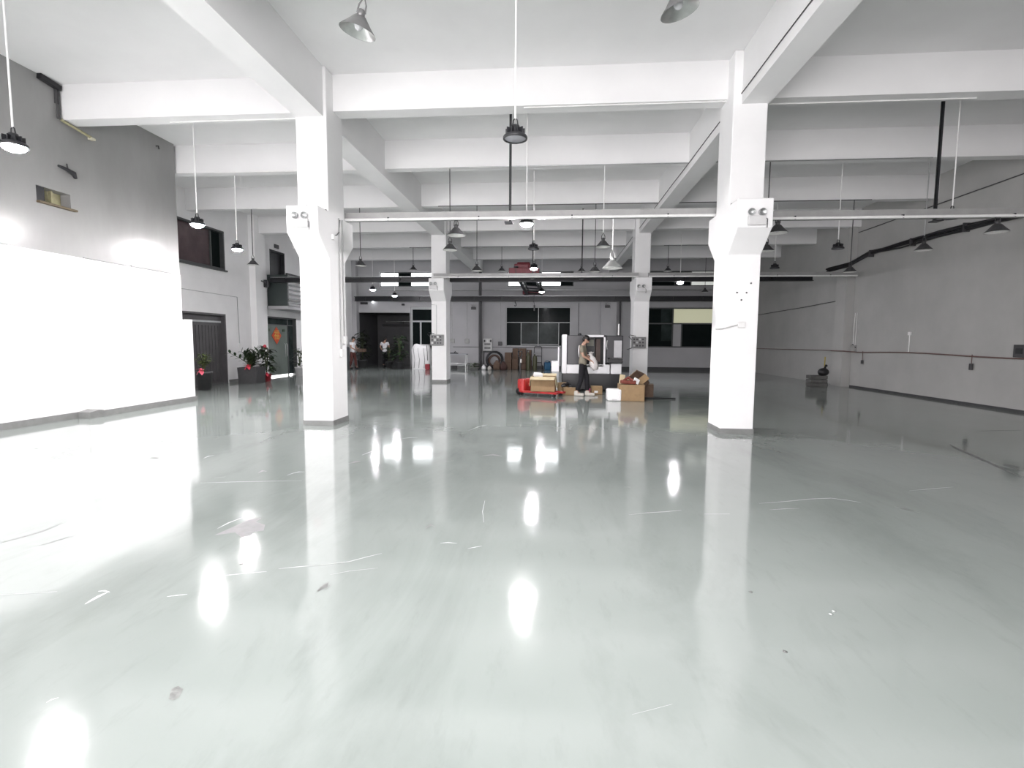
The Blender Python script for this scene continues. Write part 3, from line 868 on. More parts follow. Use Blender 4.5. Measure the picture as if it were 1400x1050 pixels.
MB().tube([(0, -.12, .05), (.05, -.02, .02), (.09, .10, -.03), (.06, .16, -.09)], [.02, .03, .045, .03], 6).build('clamp', CHAR, t)
MB().tube([(.03, .05, .0), (.02, .04, .13)], .012, 5).build('rod', DKGREY, t)
a0, a1 = at(47, 287, X=XL_N), at(99, 297, X=XL_N)
tag(MB().box(XL_N, XL_N + .07, a0.y, a1.y, a1.z - .015, a1.z + .02).build('recess_ledge', mat('brown_wood', (.11, .085, .05), .7, noise=.2)), 'narrow brown ledge under the cut-out in the grey wall', 'ledge')
a0 = at(209, 206, X=XL_N)
tag(MB().tube([(XL_N, a0.y, a0.z), (XL_N + .06, a0.y, a0.z), (XL_N + .07, a0.y, a0.z - .07)], .012, 6).build('wall_hook', CHAR), 'small dark hook high on the far end of the grey wall', 'hook')
# pipe drop by the grey metal door, small conduits
conduit([(XL_F + .015, 13.0, 3.04), (XL_F + .015, 17.3, 3.0), (XL_F + .015, 17.35, 1.35)], 'thin conduit over the grey metal door dropping to a switch', m=STEEL, r=.010)
tag(MB().bbox(XL_F, XL_F + .03, 17.28, 17.42, 1.2, 1.36, .006).build('wall_switch', PIPEW), 'white wall switch beside the grey metal door', 'switch')
t = thing('wall_speaker', 'small dark loudspeaker on the pilaster beside the balcony', 'speaker', (XL_F + .24, 18.7, 3.62))
MB().bbox(0, .16, -.1, .1, -.14, .14, .015).build('box', CHAR, t)
MB().tube([(.08, -.05, .02), (.1, -.4, .06)], .02, 6).build('arm', DKGREY, t)


# ================================================================== OVERHEAD CRANE
def ibeam_x(name, x0, x1, y, z0, z1, label, m=CHAR):
    h, f = z1 - z0, .022
    t = thing(name, label, 'crane rail', (x0, y, z0))
    L_ = x1 - x0
    MB().prism([(-.10, 0), (.10, 0), (.10, f), (.008, f), (.008, h - f), (.10, h - f), (.10, h), (-.10, h), (-.10, h - f), (-.008, h - f), (-.008, f), (-.10, f)], 'x', 0, L_).build('beam', m, t)
    MB().box(0, L_, -.02, .02, h, h + .03).build('rail', STEEL, t)
    for k in range(int(L_ / 1.5)):
        MB().box(.6 + k * 1.5, .615 + k * 1.5, -.095, -.01, f, h - f).build('stiffener', m, t)
    return t


ibeam_x('crane_runway', XL_F + .3, 9.1, 18.98, 3.695, 3.875, 'dark steel crane runway beam on the rear column corbels')
ibeam_x('crane_runway', XL_F + .3, 10.2, 27.35, 3.64, 3.90, 'dark steel crane runway beam along the end wall')
for x, sx in ((XL_F + .3, 1),):
    pass
cr = thing('bridge_crane', 'maroon overhead crane with hoist on twin dark girders', 'crane', (-1.05, 18.98, 3.97))
for gx in (-.36, .36):
    MB().prism([(gx - .07, -.02), (gx + .07, -.02), (gx + .07, 0), (gx + .012, 0), (gx + .012, .26), (gx + .07, .26), (gx + .07, .28), (gx - .07, .28), (gx - .07, .26), (gx - .012, .26), (gx - .012, 0), (gx - .07, 0)], 'y', -.15, 8.5).build('girder', CHAR, cr)
for yy in (0, 8.37):
    e = MB().bbox(-.62, .5, yy - .14, yy + .14, .03, .22, .015).build('end_carriage', REDP, cr)
    for xx in (-.5, .38):
        M = Matrix.Translation((xx, yy, .06)) @ Matrix.Rotation(pi / 2, 4, 'X')
        MB().lathe([(.001, -.05), (.075, -.05), (.075, .05), (.001, .05)], 14, M).build('wheel', BLACK, e)
for k in range(6):
    MB().tube([(-.36, .8 + k * 1.3, 0), (.36, 1.4 + k * 1.3, 0)], .03, 6).build('brace', CHAR, cr)
h = MB().bbox(-.45, .1, .2, .75, .20, .42, .03).build('hoist_body', REDP, cr)
M = Matrix.Translation((-.1, .35, .36)) @ Matrix.Rotation(pi / 2, 4, 'Y')
MB().lathe([(.001, -.25), (.12, -.25), (.14, -.22), (.14, .2), (.12, .24), (.001, .24)], 16, M).build('motor', REDP, cr)
MB().lathe([(.001, .24), (.08, .245), (.08, .27), (.001, .27)], 14, M).build('motor_cap', ALU, cr)
MB().tube([(.0, 8.1, 0), (-.02, 8.1, -.35), (.03, 8.1, -.55)], .012, 5).build('pendant_cable', BLACK, cr)
MB().bbox(-.02, .06, 8.06, 8.14, -.85, -.55, .01).build('pendant_control', CHAR, cr)

# pipes along the end wall behind the crane
for z, lab in ((4.28, 'grey pipe along the end wall under the strip windows'),):
    conduit([(-9.6, 27.9, z), (9.8, 27.9, z)], lab, r=.035, m=STEEL, name='wall_pipe', cat='pipe')
dpx = at(655.5, 450, Y=27.54).x
conduit([(dpx, 27.54, .1), (dpx, 27.54, 5.22)], 'dark upright drain pipe beside the electrical cabinet', r=.08, m=DKGREY, name='drain_pipe', cat='pipe', n=12)
conduit([(3.55, 27.86, .1), (3.55, 27.86, 3.7)], 'grey upright pipe on the end wall behind the machine', r=.05, m=DKGREY, name='drain_pipe', cat='pipe', n=10)
for px, lab in ((617.5, 'thin upright conduit on the pier beside the rear column'), (637.5, 'thin upright conduit on the pier by the emergency light')):
    p = at(px, 460, Y=27.64)
    t = thing('conduit', lab, 'conduit', (p.x, 27.65, 1.5))
    MB().tube([(0, -.015, 0), (0, -.015, 2.15)], .016, 5).build('pipe', STEEL, t)
    MB().bbox(-.12, .12, -.06, 0, -.12, .12, .01).build('box', mat('aged_box', (.35, .35, .34), .5), t)
p = at(683, 460, Y=27.98)
t = thing('conduit', 'thin upright conduit with a dark box beside the dark sliding window', 'conduit', (p.x, Y_BACK, at(682, 470, Y=27.98).z))
MB().tube([(0, -.015, .1), (0, -.015, 2.3)], .016, 5).build('pipe', STEEL, t)
MB().bbox(-.11, .11, -.09, 0, -.11, .11, .01).build('box', DKGREY, t)
conduit([(-5.5, 27.63, 1.18), (-4.0, 27.63, 1.18)], 'thin cable across the pier above the workbench', r=.014, m=DKGREY, name='wall_cable', cat='cable')
conduit([(-3.4, 27.97, 1.17), (0.6, 27.97, 1.15)], 'thin cable under the dark sliding window', r=.014, m=DKGREY, name='wall_cable', cat='cable')
conduit([(1.35, 27.97, 1.0), (1.35, 27.97, 3.6)], 'thin upright cable beside the dark sliding window', r=.014, m=DKGREY, name='wall_cable', cat='cable')
# electrical cabinet
p0, p1 = at(659.5, 463.5, Y=27.8), at(672, 480, Y=27.8)
t = thing('electrical_cabinet', 'pale electrical cabinet with meter windows on the end wall', 'electrical cabinet', (p0.x, Y_BACK, p1.z))
W_, H_ = p1.x - p0.x, p0.z - p1.z
MB().bbox(0, W_, -.22, 0, 0, H_, .012).build('case', mat('cabinet_pale', (.62, .63, .62), .45, noise=.05), t)
for i in range(3):
    MB().box(.05 + i * W_ / 3, W_ / 3 - .03 + i * W_ / 3, -.232, -.22, H_ - .2, H_ - .06).build('meter', DKGREY if i != 1 else PIPEW, t)
for i in range(2):
    MB().box(.08, W_ - .08, -.232, -.22, .1 + i * .2, .22 + i * .2).build('switch_row', mat('panel_grey', (.22, .22, .22), .5), t)
MB().bbox(0, W_ * .9, -.2, 0, -.09, -.01, .01).build('wire_duct', CHAR, t)
MB().tube([(.05, -.1, -.09), (.03, -.1, -.6), (-.05, -.08, -1.0)], .02, 6).build('cable', CHAR, t)
# small things on the wall over the passage
p = at(497, 417.5, Y=Y_BACK)
t = thing('wall_vent', 'small dark vent box over the dark passage', 'vent', (p.x, Y_BACK, p.z))
MB().bbox(-.2, .2, -.12, 0, -.06, .06, .01).build('case', BLACK, t)
for k in range(4):
    MB().box(-.17, .17, -.13, -.12, -.045 + k * .024, -.035 + k * .024).build('louvre', DKGREY, t)
p = at(509.5, 415.5, Y=Y_BACK)
t = thing('wall_lamp', 'tiny lit lamp on the wall over the dark passage', 'lamp', (p.x, Y_BACK, p.z))
MB().blob((0, -.12, 0), .06, 10, 6).build('globe', mat('wall_globe_lit', (1, 1, 1), .3, emit=6, ecol=(.95, .97, 1)), t)
MB().tube([(0, 0, 0), (0, -.07, 0)], .025, 6).build('arm', CHAR, t)
p = at(551, 418.5, Y=Y_BACK)
t = thing('security_camera', 'small dark security camera above the glazed door', 'camera', (p.x, Y_BACK, p.z))
MB().bbox(-.07, .07, -.26, -.06, -.06, .05, .015).build('housing', CHAR, t)
MB().tube([(0, 0, 0), (0, -.1, 0)], .02, 6).build('arm', DKGREY, t)
p = at(703, 415, Y=27.4)
t = thing('pulley_hook', 'small dark hook hanging from the runway above the sliding window', 'hook', (p.x, 27.3, 3.7))
MB().tube([(0, 0, 0), (0, 0, -.12), (.05, 0, -.2), (.06, 0, -.28), (0, 0, -.32), (-.04, 0, -.28)], .025, 6).build('hook', BLACK, t)
MB().bbox(-.05, .05, -.04, .04, -.06, .02, .01).build('block', BLACK, t)

# ================================================================== MILLING MACHINE
YM = 15.45
m0 = at(767.6, 531.5, Y=YM)
mx0 = m0.x
MX = lambda px: at(px, 490, Y=YM).x - mx0
MZ = lambda py: at(808, py, Y=YM).z
mc = thing('milling_machine', 'white and charcoal enclosed milling machine with its door open', 'machine', (mx0, YM, 0))
WX = MX(850)
DEP = 1.75
zb = MZ(509.6)
ztop = MZ(457)
MB().box(.03, WX - .02, .05, DEP, .06, zb).build('base', MACHB, mc)
for xx in (.1, WX - .25):
    for yy in (.15, DEP - .3):
        MB().lathe([(.001, 0), (.06, 0), (.06, .03), (.03, .035), (.03, .07), (.001, .07)], 10, Matrix.Translation((xx, yy, 0))).build('levelling_foot', STEEL, mc)
px_ = MX(774.6)
MB().bbox(0, px_, 0, .2, zb, ztop + .02, .02).build('corner_post', MACHW, mc)
MB().bbox(px_, MX(833.6), 0, .12, zb, MZ(497), .02).build('front_apron', MACHW, mc)
d = MB().bbox(px_ + .01, MX(801), -.03, .05, MZ(497), ztop, .012).build('sliding_door', MACHD, mc)
MB().tube([(MX(799), -.07, MZ(488)), (MX(799), -.07, MZ(470))], .015, 6).build('door_handle', STEEL, d)
fr = MB().box(MX(801), MX(827), 0, .1, MZ(459.5), ztop + .01).box(MX(824.5), MX(827), 0, .1, MZ(498), ztop + .01)
fr.prism([(MX(801), MZ(497)), (MX(824.5), MZ(497)), (MX(824.5), MZ(499.5)), (MX(801), MZ(500.5))], 'y', 0, .1)
fr.build('opening_frame', MACHW, mc)
MB().box(px_, WX - .5, .9, .95, zb, ztop - .05).build('rear_liner', MACHB, mc)
MB().box(px_, WX - .5, .1, .92, zb, zb + .08).build('tray_floor', MACHB, mc)
MB().box(MX(804), MX(814), .86, .9, MZ(472), MZ(463)).build('pale_liner', mat('liner_panel', (.42, .43, .36), .5, noise=.1), mc)  # pale yellowish panel inside the machine
MB().box(MX(816), MX(822), .5, .86, MZ(494), MZ(462)).build('spindle_head', mat('rust_brown_casting', (.10, .06, .05), .5, noise=.2), mc)
MB().box(.0, .05, .2, DEP, zb, ztop).build('side_panel', mat('teal_grey_panel', (.07, .09, .10), .4, noise=.1), mc)
MB().box(.03, WX, DEP - .05, DEP, zb, ztop - .02).build('back_panel', MACHD, mc)
MB().box(.03, WX, .05, DEP, ztop - .04, ztop - .005).build('roof_panel', MACHD, mc)
cp = MB().bbox(MX(828), WX + .02, -.02, .5, MZ(495), ztop - .01, .015).build('control_column', MACHD, mc)
MB().box(MX(838.5), MX(849), -.035, -.02, MZ(487), MZ(464)).build('control_screen', mat('screen_frame_white', (.5, .5, .52), .35, noise=.06), cp)
MB().tube([(MX(829), -.05, MZ(476)), (MX(828), -.08, MZ(470)), (MX(829), -.05, MZ(464))], .015, 6).build('grab_handle', STEEL, cp)
cs = MB().prism([(-.22, MZ(489)), (-.02, MZ(487)), (-.02, MZ(494)), (-.22, MZ(493))], 'x', MX(830), WX).build('control_shelf', BLACK, mc)
for k in range(6):
    kx = MX(833) + k * .06
    MB().box(kx, kx + .035, -.20, -.05, MZ(488.3), MZ(487.6)).build('key', mat('panel_grey', (.22, .22, .22), .5), cs)
MB().bbox(MX(835), WX - .01, 0, .4, zb, MZ(495.5), .015).build('lower_cover', MACHW, mc)
tw = MB().tube([(MX(846.3), .3, ztop), (MX(846.3), .3, MZ(441))], .025, 8).build('signal_tower', PIPEW, mc)
MB().lathe([(.001, 0), (.04, 0), (.04, .02), (.001, .02)], 10, Matrix.Translation((MX(846.3), .3, ztop - .01))).build('tower_base', CHAR, tw)
MB().blob((MX(792), .2, ztop + .02), (.06, .06, .05), 10, 6).build('roof_fitting', BLACK, mc)
# coolant cabinet left of it
ct = thing('coolant_cabinet', 'low white coolant cabinet at the end of the milling machine', 'cabinet', (at(753.5, 500, Y=15.7).x, 15.7, 0))
cw = at(765, 500, Y=15.7).x - at(753.5, 500, Y=15.7).x
MB().bbox(0, cw - .02, 0, .8, MZ(508), MZ(494), .015).build('body', MACHW, ct)
MB().bbox(.02, cw - .02, .02, .78, .03, MZ(508), .015).build('tank', mat('pale_tank', (.55, .57, .58), .4, noise=.05), ct)
MB().bbox(cw - .06, cw - .02, .05, .7, MZ(494), MZ(474), .008).build('splash_plate', MACHW, ct)
for yy in (.08, .7):
    for xx in (.06, cw - .08):
        MB().lathe([(.001, 0), (.03, 0), (.03, .03), (.001, .03)], 8, Matrix.Translation((xx, yy, 0))).build('foot', BLACK, ct)


# ================================================================== CARTONS AND PALLET TRUCK
def carton(base, w_, d_, h_, label, rz=0, m=CARD, flaps=(), group=None, tape=True, tilt=(0, 0), inside=None):
    """open or shut carton with walls, bottom and flaps; base = centre of the underside; flaps: (side, angle from flat in degrees)"""
    t = thing('carton', label, 'box', base, rz, group)
    t.rotation_euler = (tilt[0], tilt[1], rz)
    k = .012
    b_ = MB().box(-w_ / 2, w_ / 2, -d_ / 2, d_ / 2, 0, k)
    b_.box(-w_ / 2, w_ / 2, -d_ / 2, -d_ / 2 + k, 0, h_).box(-w_ / 2, w_ / 2, d_ / 2 - k, d_ / 2, 0, h_).box(-w_ / 2, -w_ / 2 + k, -d_ / 2, d_ / 2, 0, h_).box(w_ / 2 - k, w_ / 2, -d_ / 2, d_ / 2, 0, h_)
    b_.build('box_body', m, t)
    if not flaps:
        MB().box(-w_ / 2, w_ / 2, -d_ / 2, -.004, h_, h_ + .008).build('flap', m, t)
        MB().box(-w_ / 2, w_ / 2, .004, d_ / 2, h_, h_ + .008).build('flap', m, t)
        if tape:
            MB().box(-w_ / 2 - .001, w_ / 2 + .001, -.03, .03, h_ + .007, h_ + .0095).build('tape', mat('parcel_tape', (.38, .28, .15), .3, noise=.05), t)
    for side, ang in flaps:
        a = radians(ang)
        if side in 'fb':
            s_ = -1 if side == 'f' else 1
            M = Matrix.Translation((0, s_ * d_ / 2, h_)) @ Matrix.Rotation(s_ * a, 4, 'X')
            MB().box(-w_ / 2, w_ / 2, 0 if s_ > 0 else -d_ / 2, d_ / 2 if s_ > 0 else 0, 0, .008, M).build('flap', inside or CARDL, t)
        else:
            s_ = -1 if side == 'l' else 1
            M = Matrix.Translation((s_ * w_ / 2, 0, h_)) @ Matrix.Rotation(-s_ * a, 4, 'Y')
            MB().box(0 if s_ > 0 else -d_ / 2, d_ / 2 if s_ > 0 else 0, -d_ / 2, d_ / 2, 0, .008, M).build('flap', inside or CARDL, t)
    return t


# pallet truck with a carton on its forks
pt0 = at(738, 541, Z=0)
pt = thing('pallet_truck', 'red hand pallet truck with an upright black handle', 'pallet truck', (pt0.x + .04, pt0.y + .1, 0), radians(152))
for sy in (-.19, .19):
    MB().bbox(-.62, .45, sy - .08, sy + .08, .085, .14, .012).build('fork', REDT, pt)
    MB().lathe([(.001, -.05), (.04, -.05), (.04, .05), (.001, .05)], 12, Matrix.Translation((-.5, sy, .042)) @ Matrix.Rotation(pi / 2, 4, 'X')).build('roller', BLACK, pt)
MB().bbox(.40, .60, -.27, .27, .07, .46, .07).build('carriage', REDT, pt)
MB().lathe([(.001, 0), (.1, 0), (.1, .3), (.07, .34), (.001, .35)], 14, Matrix.Translation((.66, 0, .1))).build('pump', REDT, pt)
for sy in (-.07, .07):
    MB().lathe([(.001, -.03), (.09, -.03), (.09, .03), (.001, .03)], 16, Matrix.Translation((.68, sy, .092)) @ Matrix.Rotation(pi / 2, 4, 'X')).build('steering_wheel', BLACK, pt)
MB().tube([(.68, .0, .38), (.70, 0, 1.05)], .03, 8).build('handle_bar', BLACK, pt)
MB().box(.66, .67, -.032, .032, .9, 1.0).build('handle_label', PIPEW, pt)
MB().tube([(.70, 0, 1.03), (.70, -.1, 1.1), (.70, -.1, 1.22), (.70, .1, 1.22), (.70, .1, 1.1), (.70, 0, 1.03)], .018, 6).build('grip_loop', BLACK, pt)
c0 = at(742, 536, Y=pt0.y - .1)
carton((c0.x + .02, pt0.y + .06, .143), .66, .52, .40, 'open carton with pale flaps on the red pallet truck', radians(-4), flaps=(('f', -14), ('b', 10), ('l', -84), ('r', -84)))
p = at(735, 516, Y=pt0.y)
t = tag(MB().bbox(-.12, .12, -.09, .09, 0, .12, .03).build('foam_block', FOAM, loc=(p.x + .0, pt0.y + .1, .52), rot=(.15, .1, .3)), 'white foam block sticking out of the open carton', 'packing foam')
c0 = at(777.5, 539.5, Z=0)
carton((at(770, 538, Z=0).x, at(770, 538, Z=0).y + .38, 0), .30, .3, .30, 'open carton holding black parts behind the smaller one', .06, flaps=(('b', -70), ('l', -80)))
carton((at(779, 539.5, Z=0).x, at(779, 539.5, Z=0).y + .12, 0), .34, .24, .20, 'small shut carton between pallet truck and man', -.05)
for k, (px, dz) in enumerate(((773, .31), (777, .32), (781, .29))):
    q = at(px, 524, Y=c0.y + .4)
    tag(MB().bbox(-.09, .09, -.05, .05, 0, .07, .02).tube([(-.06, 0, .06), (0, .02, .1), (.07, 0, .05)], .014, 5).build('black_part', BLACK, loc=(q.x - .03, c0.y + .36, dz - .10 + (.02 if k == 1 else 0)), rot=(0, .2 * (k - 1), k * .8)),
        ('black machine part lying flat at one end of the open carton', 'middle black machine part on top in the open carton', 'black machine part towards the walking man in the open carton')[k], 'machine part', 'black parts in the open carton')
q = at(760, 530, Z=0)
tag(MB().tube([(-.1, 0, .03), (-.05, .06, .06), (.03, .02, .09), (.1, -.04, .04), (.14, .03, .03)], .022, 6).build('black_hose', BLACK, loc=(q.x, q.y - .6, 0)), 'short curl of black hose on the floor behind the pallet truck', 'hose')
q = at(760, 532.5, Z=0)
tag(MB().bbox(-.07, .07, -.05, .05, 0, .05, .015).build('white_scrap', FOAM, loc=(q.x - .0, q.y - .2, 0), rot=(0, 0, .5)), 'scrap of white packing on the floor beside the pallet truck', 'scrap')
q = at(816, 538, Z=0)
carton((q.x, q.y + .12, 0), .31, .24, .23, 'small carton with a pale label on the floor before the machine', .04, m=CARD, tape=True)
tag(MB().bbox(-.05, .05, -.003, .003, -.03, .03, .002).build('paper_label', PIPEW, loc=(q.x - .02, q.y - .009, .08), rot=(0, 0, .04)), 'white paper label on the small carton before the machine', 'label')
q = at(806, 530, Z=0)
tag(MB().bbox(-.13, .13, -.1, .1, 0, .10, .04).build('pink_bag', PINK, loc=(q.x - .02, q.y - .95, .0), rot=(0, 0, .4)), 'crumpled pink plastic bag on the floor before the machine', 'bag')
q = at(840, 546.5, Z=0)
t = thing('foam_cube', 'white foam block on the floor beside a large carton', 'packing foam', (q.x, q.y + .17, 0), .05)
MB().bbox(-.175, .175, -.17, .17, 0, .30, .035).build('block', FOAM, t)
MB().box(-.06, .06, -.176, -.169, .02, .05).build('notch_shade', mat('foam_shadow_notch', (.6, .6, .6), .7, noise=.1), t)  # flat grey plate; shade of a notch put into its colour
q = at(865, 546.5, Z=0)
carton((q.x - .01, q.y + .27, 0), .64, .52, .41, 'large shut carton on the floor below tilted cartons', -.03)
qz = .42
carton((q.x + .30, q.y + .62, .36), .36, .34, .34, 'tilted open carton leaning on the large one, mouth sideways', .3, m=CARDD, flaps=(('l', 12), ('f', -50), ('b', -40)), tilt=(radians(18), radians(-38)), inside=CARD)
carton((q.x + .46, q.y + .95, 0), .46, .42, .36, 'dull carton standing behind the large one', -.15, m=CARDD)  # darker cardboard colour
tag(MB().bbox(-.07, .07, -.01, .01, 0, .24, .004).build('cardboard_flap', CARDL, loc=(q.x - .26, q.y + .2, .425), rot=(-.12, .15, .25)), 'upright scrap of pale cardboard on the large carton', 'cardboard')
tag(MB().bbox(-.20, .18, -.12, .12, 0, .09, .03).tube([(-.15, 0, .05), (0, .05, .16), (.18, -.05, .06)], .035, 6).build('rust_cloth', mat('rust_packing', (.20, .05, .035), .8, noise=.3, nscale=18, bump=.6, bscale=20), loc=(q.x - .10, q.y + .16, .43), rot=(.0, .06, .1)),
    'crumpled rust red packing on top of the large carton', 'packing')
tag(MB().bbox(-.08, .08, -.008, .008, 0, .14, .004).build('paper_sheet', SHEETW, loc=(q.x + .08, q.y + .12, .45), rot=(-.3, .5, .2)), 'small white sheet between the piled cartons', 'paper')
q = at(900, 543, Z=0)
tag(MB().tube([(-.55, 0, .02), (-.2, .03, .025), (.1, -.03, .02), (.3, .04, .02), (.45, 0, .02)], .022, 6).build('black_rope', BLACK, loc=(q.x, q.y, 0)), 'black strap lying on the floor beyond the large carton', 'strap')

# stacked brown cartons by the end wall
YB = 26.9
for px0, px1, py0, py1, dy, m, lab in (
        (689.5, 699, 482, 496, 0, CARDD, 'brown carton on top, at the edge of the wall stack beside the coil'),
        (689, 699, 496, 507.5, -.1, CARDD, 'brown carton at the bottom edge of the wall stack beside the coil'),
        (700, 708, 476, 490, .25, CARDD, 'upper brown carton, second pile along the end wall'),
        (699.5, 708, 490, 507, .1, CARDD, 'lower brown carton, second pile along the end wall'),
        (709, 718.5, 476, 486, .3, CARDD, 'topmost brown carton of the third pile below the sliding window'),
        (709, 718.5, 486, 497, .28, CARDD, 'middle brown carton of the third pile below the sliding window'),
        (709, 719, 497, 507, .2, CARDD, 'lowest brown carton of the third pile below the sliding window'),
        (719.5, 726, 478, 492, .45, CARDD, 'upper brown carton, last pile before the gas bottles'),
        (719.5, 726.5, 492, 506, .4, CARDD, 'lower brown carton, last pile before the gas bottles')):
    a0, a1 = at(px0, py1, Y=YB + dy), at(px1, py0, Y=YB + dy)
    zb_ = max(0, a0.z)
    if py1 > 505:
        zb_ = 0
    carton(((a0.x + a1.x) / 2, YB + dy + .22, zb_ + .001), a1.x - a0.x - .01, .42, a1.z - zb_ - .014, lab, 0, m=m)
for px, lab, hgt in ((722, 'olive gas bottle standing before the carton piles', .95), (731, 'second olive gas bottle beside the trolley handle', .85)):
    q = at(px, 508, Y=26.3)
    t = thing('gas_bottle', lab, 'gas bottle', (q.x, 26.3, 0))
    MB().lathe([(.001, 0), (.11, 0), (.115, .03), (.115, hgt * .75), (.09, hgt * .86), (.03, hgt * .93), (.03, hgt)], 14).build('cylinder', OLIVE, t)
    MB().lathe([(.001, hgt - .01), (.04, hgt - .01), (.045, hgt + .06), (.001, hgt + .07)], 10).build('valve', STEEL, t)
q = at(735, 505, Y=27.2)
t = thing('hand_trolley', 'dark hand trolley with a looped handle by the end wall', 'trolley', (q.x, 27.0, 0))
for sx in (-.2, .2):
    MB().tube([(sx, 0, .1), (sx, .25, 1.15)], .022, 6).build('side_rail', CHAR, t)
    MB().lathe([(.03, -.03), (.12, -.03), (.12, .03), (.03, .03)], 14, Matrix.Translation((sx * 1.2, .1, .12)) @ Matrix.Rotation(pi / 2, 4, 'Y')).build('wheel', BLACK, t)
MB().tube([(-.2, .25, 1.15), (-.15, .27, 1.24), (.15, .27, 1.24), (.2, .25, 1.15)], .022, 6).build('handle', CHAR, t)
for z in (.35, .7):
    MB().box(-.2, .2, .05 + z * .2, .07 + z * .2, z, z + .05).build('crossbar', CHAR, t)
MB().box(-.22, .22, -.2, .02, .01, .03).build('toe_plate', CHAR, t)
q = at(747.5, 507.5, Z=0)
t = thing('blue_jerrycan', 'blue plastic jerrycan on the floor below the sliding window', 'jerrycan', (q.x, 26.9, 0), .2)
MB().bbox(-.17, .17, -.12, .12, 0, .42, .05).build('body', BLUE, t)
MB().tube([(-.1, 0, .41), (-.08, 0, .48), (.06, 0, .48), (.08, 0, .41)], .02, 6).build('handle', BLUE, t)
MB().lathe([(.001, .41), (.035, .41), (.035, .46), (.001, .46)], 10, Matrix.Translation((.12, 0, 0))).build('cap', BLACK, t)
# coil of brown hose and scrap around it
q = at(675, 507, Y=26.7)
t = thing('hose_coil', 'big upright coil of dark brown hose on the floor by the cabinet', 'hose coil', (q.x, 26.9, 0), radians(20))
rc = .43
MB().tube([((rc + .03 * sin(i * .37)) * cos(i * .35), -.12 + i * .004, rc + .06 + (rc + .03 * sin(i * .37)) * sin(i * .35)) for i in range(64)], .055, 7).build('outer_hose', CHAR, t)
MB().tube([((rc - .14) * cos(i * .35), -.1 + i * .004, rc + .03 + (rc - .14) * sin(i * .35)) for i in range(50)], .05, 7).build('inner_hose', mat('brown_hose', (.10, .06, .045), .6, noise=.25), t)
for px, w_, h_, m, nm, lab in ((679, .38, .52, CARDD, 'rolled_sack', 'brown rolled sack leaning against the hose coil'), (688, .36, .45, mat('dark_brown_cloth', (.07, .035, .03), .8, noise=.3, nscale=14), 'cloth_heap', 'dark brown heap of cloth beside the carton piles'),
                               (661, .22, .28, SHEETW, 'white_sack', 'small white sack on the floor under the cabinet'), (669, .2, .22, mat('pale_sack', (.5, .48, .44), .8, noise=.2), 'pale_sack', 'small pale sack on the floor before the hose coil')):
    q = at(px, 508, Y=26.35)
    mb = MB()
    prof = [(.001, 0), (w_ * .46, .01), (w_ * .54, h_ * .3), (w_ * .45, h_ * .65), (w_ * .22, h_ * .85), (w_ * .13, h_ * .93), (w_ * .17, h_), (.001, h_ * .98)]
    vs0 = len(mb.v)
    mb.lathe(prof, 14)
    mb.v = [(x * (1 + .12 * sin(5 * math.atan2(y, x) + z * 9)), y * (.8 + .1 * cos(3 * math.atan2(y, x))), z) for x, y, z in mb.v]
    t = tag(mb.build(nm, m, loc=(q.x, 26.35, 0)), lab, 'sack')
# workbench beside the rear column
q0, q1 = at(611, 485, Y=26.6), at(637, 485, Y=26.6)
t = thing('workbench', 'small steel workbench with a pale top beside the rear column', 'workbench', (q0.x, 26.6, 0))
wb_ = q1.x - q0.x
MB().bbox(0, wb_, 0, .6, .78, .82, .008).build('top', mat('bench_top', (.42, .43, .47), .4, noise=.1), t)
for xx in (.03, wb_ - .07):
    for yy in (.03, .53):
        MB().box(xx, xx + .04, yy, yy + .04, 0, .78).build('leg', STEEL, t)
MB().box(.05, wb_ - .05, .54, .56, .25, .3).build('stretcher', STEEL, t)
MB().box(.04, wb_ - .05, .05, .55, .2, .22).build('shelf', STEEL, t)
tag(MB().bbox(-.25, .2, -.06, .06, 0, .05, .015).tube([(-.25, 0, .05), (-.3, .0, .1), (-.36, 0, .1)], .02, 5).tube([(-.02, 0, .04), (.04, 0, .12), (.1, 0, .05)], .025, 5).build('power_tool', CHAR, loc=(q0.x + .35, 26.8, .821)), 'dark power tool lying on the workbench', 'tool')
tag(MB().box(-.5, .5, -.012, .012, 0, .3).build('leaning_sheet', mat('grey_sheet', (.3, .31, .31), .5, noise=.1), loc=(q0.x + .9, 27.3, 0), rot=(-.2, 0, 0)), 'grey sheet leaning on the wall behind the workbench', 'sheet')
# white draped goods by the glazed door
q0, q1 = at(561, 505, Y=26.4), at(587, 505, Y=26.4)
t = thing('draped_rack', 'tall bulky goods draped in white sheet beside the rear column', 'draped goods', (q0.x, 26.4, 0))
wd = q1.x - q0.x
mb = MB()
nx, nz = 26, 10
prof = []
for j in range(nz + 1):
    z = 1.28 * j / nz
    for i in range(nx):
        a = 2 * pi * i / nx
        cxx, cyy = cos(a), sin(a)
        e = 3.2
        r_ = (abs(cxx) ** e + abs(cyy) ** e) ** (-1 / e)
        fold = 1 + .05 * sin(i * 2.9) * (1 - j / nz) + .03 * sin(i * 1.7 + j)
        top_ = 1 - .18 * max(0, (j - nz + 2) / 2)
        prof.append((wd / 2 + wd / 2 * r_ * cxx * fold * top_, .35 + .33 * r_ * cyy * fold * top_, z + (.06 * sin(i * .8) if j == nz else 0)))
fs = [(j * nx + i, j * nx + (i + 1) % nx, (j + 1) * nx + (i + 1) % nx, (j + 1) * nx + i) for j in range(nz) for i in range(nx)]
mb.add(prof, fs, True)
mb.add(prof[-nx:], [tuple(range(nx))], True)
mb.build('sheet', SHEETW, t)
